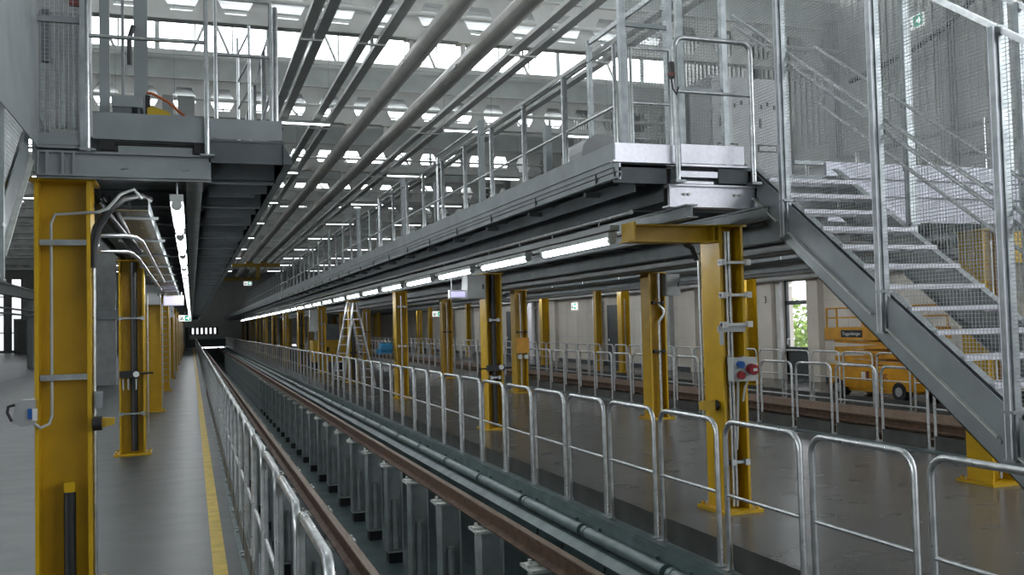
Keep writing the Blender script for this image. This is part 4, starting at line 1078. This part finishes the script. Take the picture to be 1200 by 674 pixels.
for (y, lab) in ((10.2, 'black speaker box on the island gangway beside the fan unit'), (16.6, 'larger black box with a cable on the island gangway, seen between the guard rails'), (30, 'distant black box on the island gangway')):
    t = thing('black_box', lab, 'box', (4.0, y, 3.215), 'black boxes on the island gangway')
    MB().box(3.96, 4.14, y, y + .2, 3.35, 3.62).build('body', 'black', t); MB().box(4.0, 4.1, y + .05, y + .15, 3.218, 3.35).build('foot', 'black', t)
t = thing('control_cabinet', 'tall grey two-door control cabinet behind the gate on the island gangway', 'cabinet', (6.8, 10.2, 3.215))
MB().box(6.30, 7.5, 10.2, 10.7, 3.218, 4.95).build('casing', 'boxgrey', t)
for x0, x1 in ((6.32, 6.88), (6.92, 7.48)):
    dd = MB().box(x0, x1, 10.185, 10.2, 3.3, 4.92).build('door', 'boxgrey', t)
    m = MB()
    for i in range(4): m.box(x0 + .12 + i * .1, x0 + .15 + i * .1, 10.178, 10.185, 4.55 + .04 * (i % 2), 4.6 + .04 * (i % 2))
    m.box(x0 + .1, x0 + .13, 10.178, 10.185, 4.3, 4.42); m.build('switch', 'black', dd)
    m = MB(); m.box(x0 + .06, x0 + .36, 10.178, 10.185, 3.98, 4.08); m.build('name_plate', 'black', dd)
    MB().box(x0 + .08, x0 + .34, 10.174, 10.178, 4.0, 4.06).build('plate_field', 'lgrey', dd)
# curved dark hose on the ribbed wall
m = MB().tube([(16.26, 19.5, 7.9), (16.26, 18.4, 8.0), (16.26, 17.3, 8.1), (16.26, 16.2, 8.35), (16.26, 15.3, 8.8)], .07, 8); o = m.build('hose', 'cable'); tag(o, 'dark hose curving along the ribbed wall at the head of the stairs', 'hose')
# ------------------------------------------------------------------ stepladder, scissor lift, far furniture
t = thing('stepladder', 'aluminium stepladder standing open on the island floor among the yellow columns', 'ladder', (4.75, 29.5, 0))
for s, nm in ((-1, 'front_frame'), (1, 'rear_frame')):
    m = MB()
    for q in (-1, 1): m.bar((4.82 + s * .05, 29.5 + q * .18, 2.72), (4.82 + s * .60, 29.5 + q * .34, 0.0), .05, .08)
    f = m.build(nm, 'galv_tube', t); m = MB()
    for i in range(1, 10):
        k = i / 10; m.bar((4.82 + s * (.05 + .55 * k), 29.5 - .18 - .16 * k, 2.72 * (1 - k)), (4.82 + s * (.05 + .55 * k), 29.5 + .18 + .16 * k, 2.72 * (1 - k)), .06, .03)
    m.build('step', 'alu', f)
t.rotation_euler = (0, 0, .4); t.location = (4.66, 28.7, 0); t.scale = (.96, .96, .96)
t = thing('scissor_lift', 'yellow scissor lift parked by the cream wall beyond the second track', 'lift', (14.4, 16.6, 0))
X0, X1, Ya, Yb = 13.95, 14.95, 15.25, 17.85
m = MB(); m.box(X0, X1, Ya, Yb, .22, .72); m.box(X0 + .1, X1 - .1, Ya + .3, Yb - .3, .14, .22); m.build('chassis', 'orange', t)
for x in (X0, X1 - .16):
    for y in (Ya + .35, Yb - .35):
        w = MB().tube([(x - .02, y, .20), (x + .18, y, .20)], .20, 18).build('wheel', 'black', t); MB().tube([(x - .03, y, .20), (x - .02, y, .20)], .10, 12).build('hub', 'boxgrey', w)
m = MB()
for i in range(5):
    z = .80 + i * .105
    for x in (X0 + .06, X1 - .12): m.bar((x, Ya + .2, z + (.03 if i % 2 else -.03)), (x, Yb - .2, z + (-.03 if i % 2 else .03)), .06, .07)
m.build('scissor_arm', 'orange', t)
m = MB(); m.box(X0 - .04, X1 + .04, Ya - .05, Yb + .05, 1.28, 1.56); m.build('platform', 'orange', t)
m = MB()
for x in (X0, X1):
    for y in (Ya, (Ya + Yb) / 2, Yb - .35, Yb): m.tube([(x, y, 1.56), (x, y, 2.0)], .022, 6)
    for z in (1.78, 2.0): m.tube([(x, Ya, z), (x, Yb, z)], .02, 6)
for y in (Ya, Yb):
    for z in (1.78, 2.0): m.tube([(X0, y, z), (X1, y, z)], .02, 6)
m.build('guard_rail', 'orange', t)
pl = MB().box(X0 - .046, X0 - .04, 16.62, 17.32, 1.335, 1.50).build('name_plate', 'black', t)
text('lettering', 'Toggenburger', .105, (X0 - .05, 16.97, 1.418), (PI / 2, 0, -PI / 2), 'white', pl)
text('lettering', '300S', .22, (X0 - .004, 16.15, .48), (PI / 2, 0, -PI / 2), 'maroon', t)
m = MB().box(X0 - .004, X0, 16.62, 16.75, .40, .58); m.build('sticker', 'white', t); MB().box(X0 - .004, X0, 16.5, 16.6, .40, .60).build('sticker', 'maroon', t)
# dark doors, maroon hose cabinet, bright pipes on the cream wall
t = thing('hose_cabinet', 'maroon hose cabinet in a white frame on the cream wall', 'cabinet', (16.5, 31.6, 1.0))
MB().box(16.44, 16.6, 30.9, 32.2, .9, 2.12).build('frame', 'white', t); MB().box(16.42, 16.44, 31.1, 32.0, 1.0, 1.98).build('door', 'maroon', t); MB().box(16.40, 16.42, 31.2, 31.3, 1.55, 1.68).build('latch', 'white', t)
for i, (y0, y1) in enumerate(((34.3, 35.4), (47.5, 48.6), (60, 61.2))):
    dd = struct(MB().box(XW - .05, XW, y0, y1, 0, 2.5).build('door_%d' % (2 + i), 'dark')); MB().box(XW - .08, XW - .05, y1 - .2, y1 - .14, 1.0, 1.1).build('door_handle', 'white', dd)
for i, y in enumerate((35.95, 44.0, 51.8, 59.5)):
    t = thing('downpipe', 'bright silvery wall pipe on the cream wall, %s from the camera' % nth(i), 'pipe', (16.35, y, 0), 'bright wall pipes')
    MB().tube([(16.35, y, 0), (16.35, y, 2.9)], .20, 16).build('pipe', 'alu', t); MB().box(16.2, 16.58, y - .22, y + .22, 2.55, 2.62).build('collar', 'white', t)
for i, y in enumerate((28.0, 29.8, 41.0, 55.0)):
    o = struct(MB().box(XW - .18, XW, y, y + .4, 0, 3.2).build('trim_%d' % (10 + i), 'lgrey' if i % 2 else 'cream'))
# small pipework near the cream wall
m = MB().tube([(16.5, 26.2, 2.6), (16.45, 26.2, 1.9), (16.45, 26.0, 1.6), (16.45, 25.6, 1.55), (16.45, 25.6, 1.2)], .04, 8); o = m.build('wall_pipe', 'lgrey'); tag(o, 'thin bent grey pipe on the cream wall near the door', 'pipe')
# concrete hall columns on the open floor behind the walkway columns
for i, y in enumerate((35.6, 51.3, 67.)):
    o = MB().box(-3.45, -2.55, y, y + .6, 0, 8.5).build('pillar', 'concrete', loc=(-3, y, 0)); tag(o, 'broad grey concrete pillar on the open floor, %s from the camera' % nth(i), 'pillar', 'concrete pillars')
for i, y in enumerate((26., 46., 66.)):
    o = MB().box(-12.4, -11.8, y, y + .6, 0, 8.5).build('pillar', 'concrete', loc=(-12, y, 0)); tag(o, 'slim concrete pillar far out on the open floor, %s from the camera' % nth(i), 'pillar', 'concrete pillars')
m = MB(); m.ibeam('x', -3.2, -.9, (35.499, 2.5), .35, .2); o = m.build('cross_member', 'steel'); tag(o, 'grey steel beam between the broad concrete pillar and the walkway columns', 'beam')
# raised rail and pipes across the open floor
t = thing('gangway', 'narrow high gangway over the open floor beyond the walkway columns', 'gangway', (-9, 20, 4.2))
m = MB(); m.ibeam('y', 14, 105, (-8.6, 4.1), .5, .3); m.build('long_beam', 'boxgrey', t); MB().box(-9.6, -8.5, 14, 105, 4.35, 4.42).build('deck', 'boxgrey', t)
m = MB()
for i in range(9): m.box(-8.75, -8.45, 18 + 10 * i, 18.3 + 10 * i, 0, 3.85)
m.build('support_post', 'boxgrey', t)
m = MB()
for z in (2.9, 3.15): m.tube([(-8.3, 14, z), (-8.3, 105, z)], .05, 6)
m.build('pipe', 'steel_dark', t)
t = thing('partition', 'grey partition screen standing at the far end of the open floor', 'partition', (-16.2, 106, 0))
MB().box(-17.2, -15.4, 106, 106.1, 0, 3.4).build('panel', 'concrete', t); MB().box(-17.2, -15.4, 105.95, 106.0, 3.4, 3.55).build('top_rail', 'white', t)
# floor joint lines of the open floor
m = MB()
for x in (-4.6, -7.2, -10.2): m.box(x, x + .03, 8, YEND - 2, 0, .002)
struct(m.build('trim_20', 'dark'))
# machine and dark gate at the far end
t = thing('yellow_cart', 'yellow wheeled cart with a dark load standing on the island floor among the far columns', 'cart', (5.6, 40, 0))
MB().box(5.0, 6.4, 41, 42.2, .35, 1.3).build('body', 'yellow_dull', t); m = MB()
for x in (5.2, 6.2): m.tube([(x, 41.0, .18), (x, 41.15, .18)], .18, 12)
m.build('wheel', 'black', t); MB().box(5.2, 6.2, 41.2, 42, 1.3, 2.0).build('load', 'steel_dark', t); MB().box(5.3, 5.7, 40.98, 41, .8, 1.0).build('sticker', 'black', t)
t = thing('end_gate', 'dark steel gate across the far end of the pit', 'gate', (1.3, 111.5, 0))
m = MB(); m.box(-1.6, 4.6, 111.5, 111.6, 0.01, .9); m.box(-1.6, -.3, 111.5, 111.6, .9, 2.3); m.build('leaf', 'steel_dark', t)
o = MB().box(.345, 3.72, 106, 106.4, -1.6, -.05).build('wall_pit_end', 'pit'); struct(o)

# ------------------------------------------------------------------ world, camera, output
w = bpy.data.worlds.new('World'); C_ = bpy.context.scene; C_.world = w; w.use_nodes = True
nt = w.node_tree; bg = nt.nodes['Background']
bg.inputs['Color'].default_value = (.92, .93, 1.0, 1); bg.inputs['Strength'].default_value = 3.0
F = 1080.; VP = (224.5, 388.5); ROLL = .0245
Yc = Vector((VP[0] - 600, -(VP[1] - 337), -F)).normalized()
Zc = Vector((1, ROLL, 0)).cross(Yc).normalized()
Xc = Yc.cross(Zc)
R = Matrix((Xc, Yc, Zc))          # camera axes -> world axes
cam = bpy.data.cameras.new('camera'); cam.sensor_width = 36; cam.sensor_fit = 'HORIZONTAL'; cam.lens = F / 1200 * 36; cam.clip_start = .05; cam.clip_end = 500
co = bpy.data.objects.new('camera', cam); C.objects.link(co)
mw = R.to_4x4(); mw.translation = (0, 0, 1.83); co.matrix_world = mw
C_.camera = co
C_.view_settings.view_transform = 'Standard'; C_.view_settings.look = 'None'; C_.view_settings.gamma = 1; C_.view_settings.use_curve_mapping = False
C_.view_settings.exposure = 0.26
cy = C_.cycles
cy.use_denoising = True
try: cy.denoiser = 'OPENIMAGEDENOISE'
except Exception: pass
cy.max_bounces = 8; cy.diffuse_bounces = 4; cy.glossy_bounces = 4; cy.transparent_max_bounces = 12
cy.sample_clamp_indirect = 6.0; cy.caustics_reflective = False; cy.caustics_refractive = False
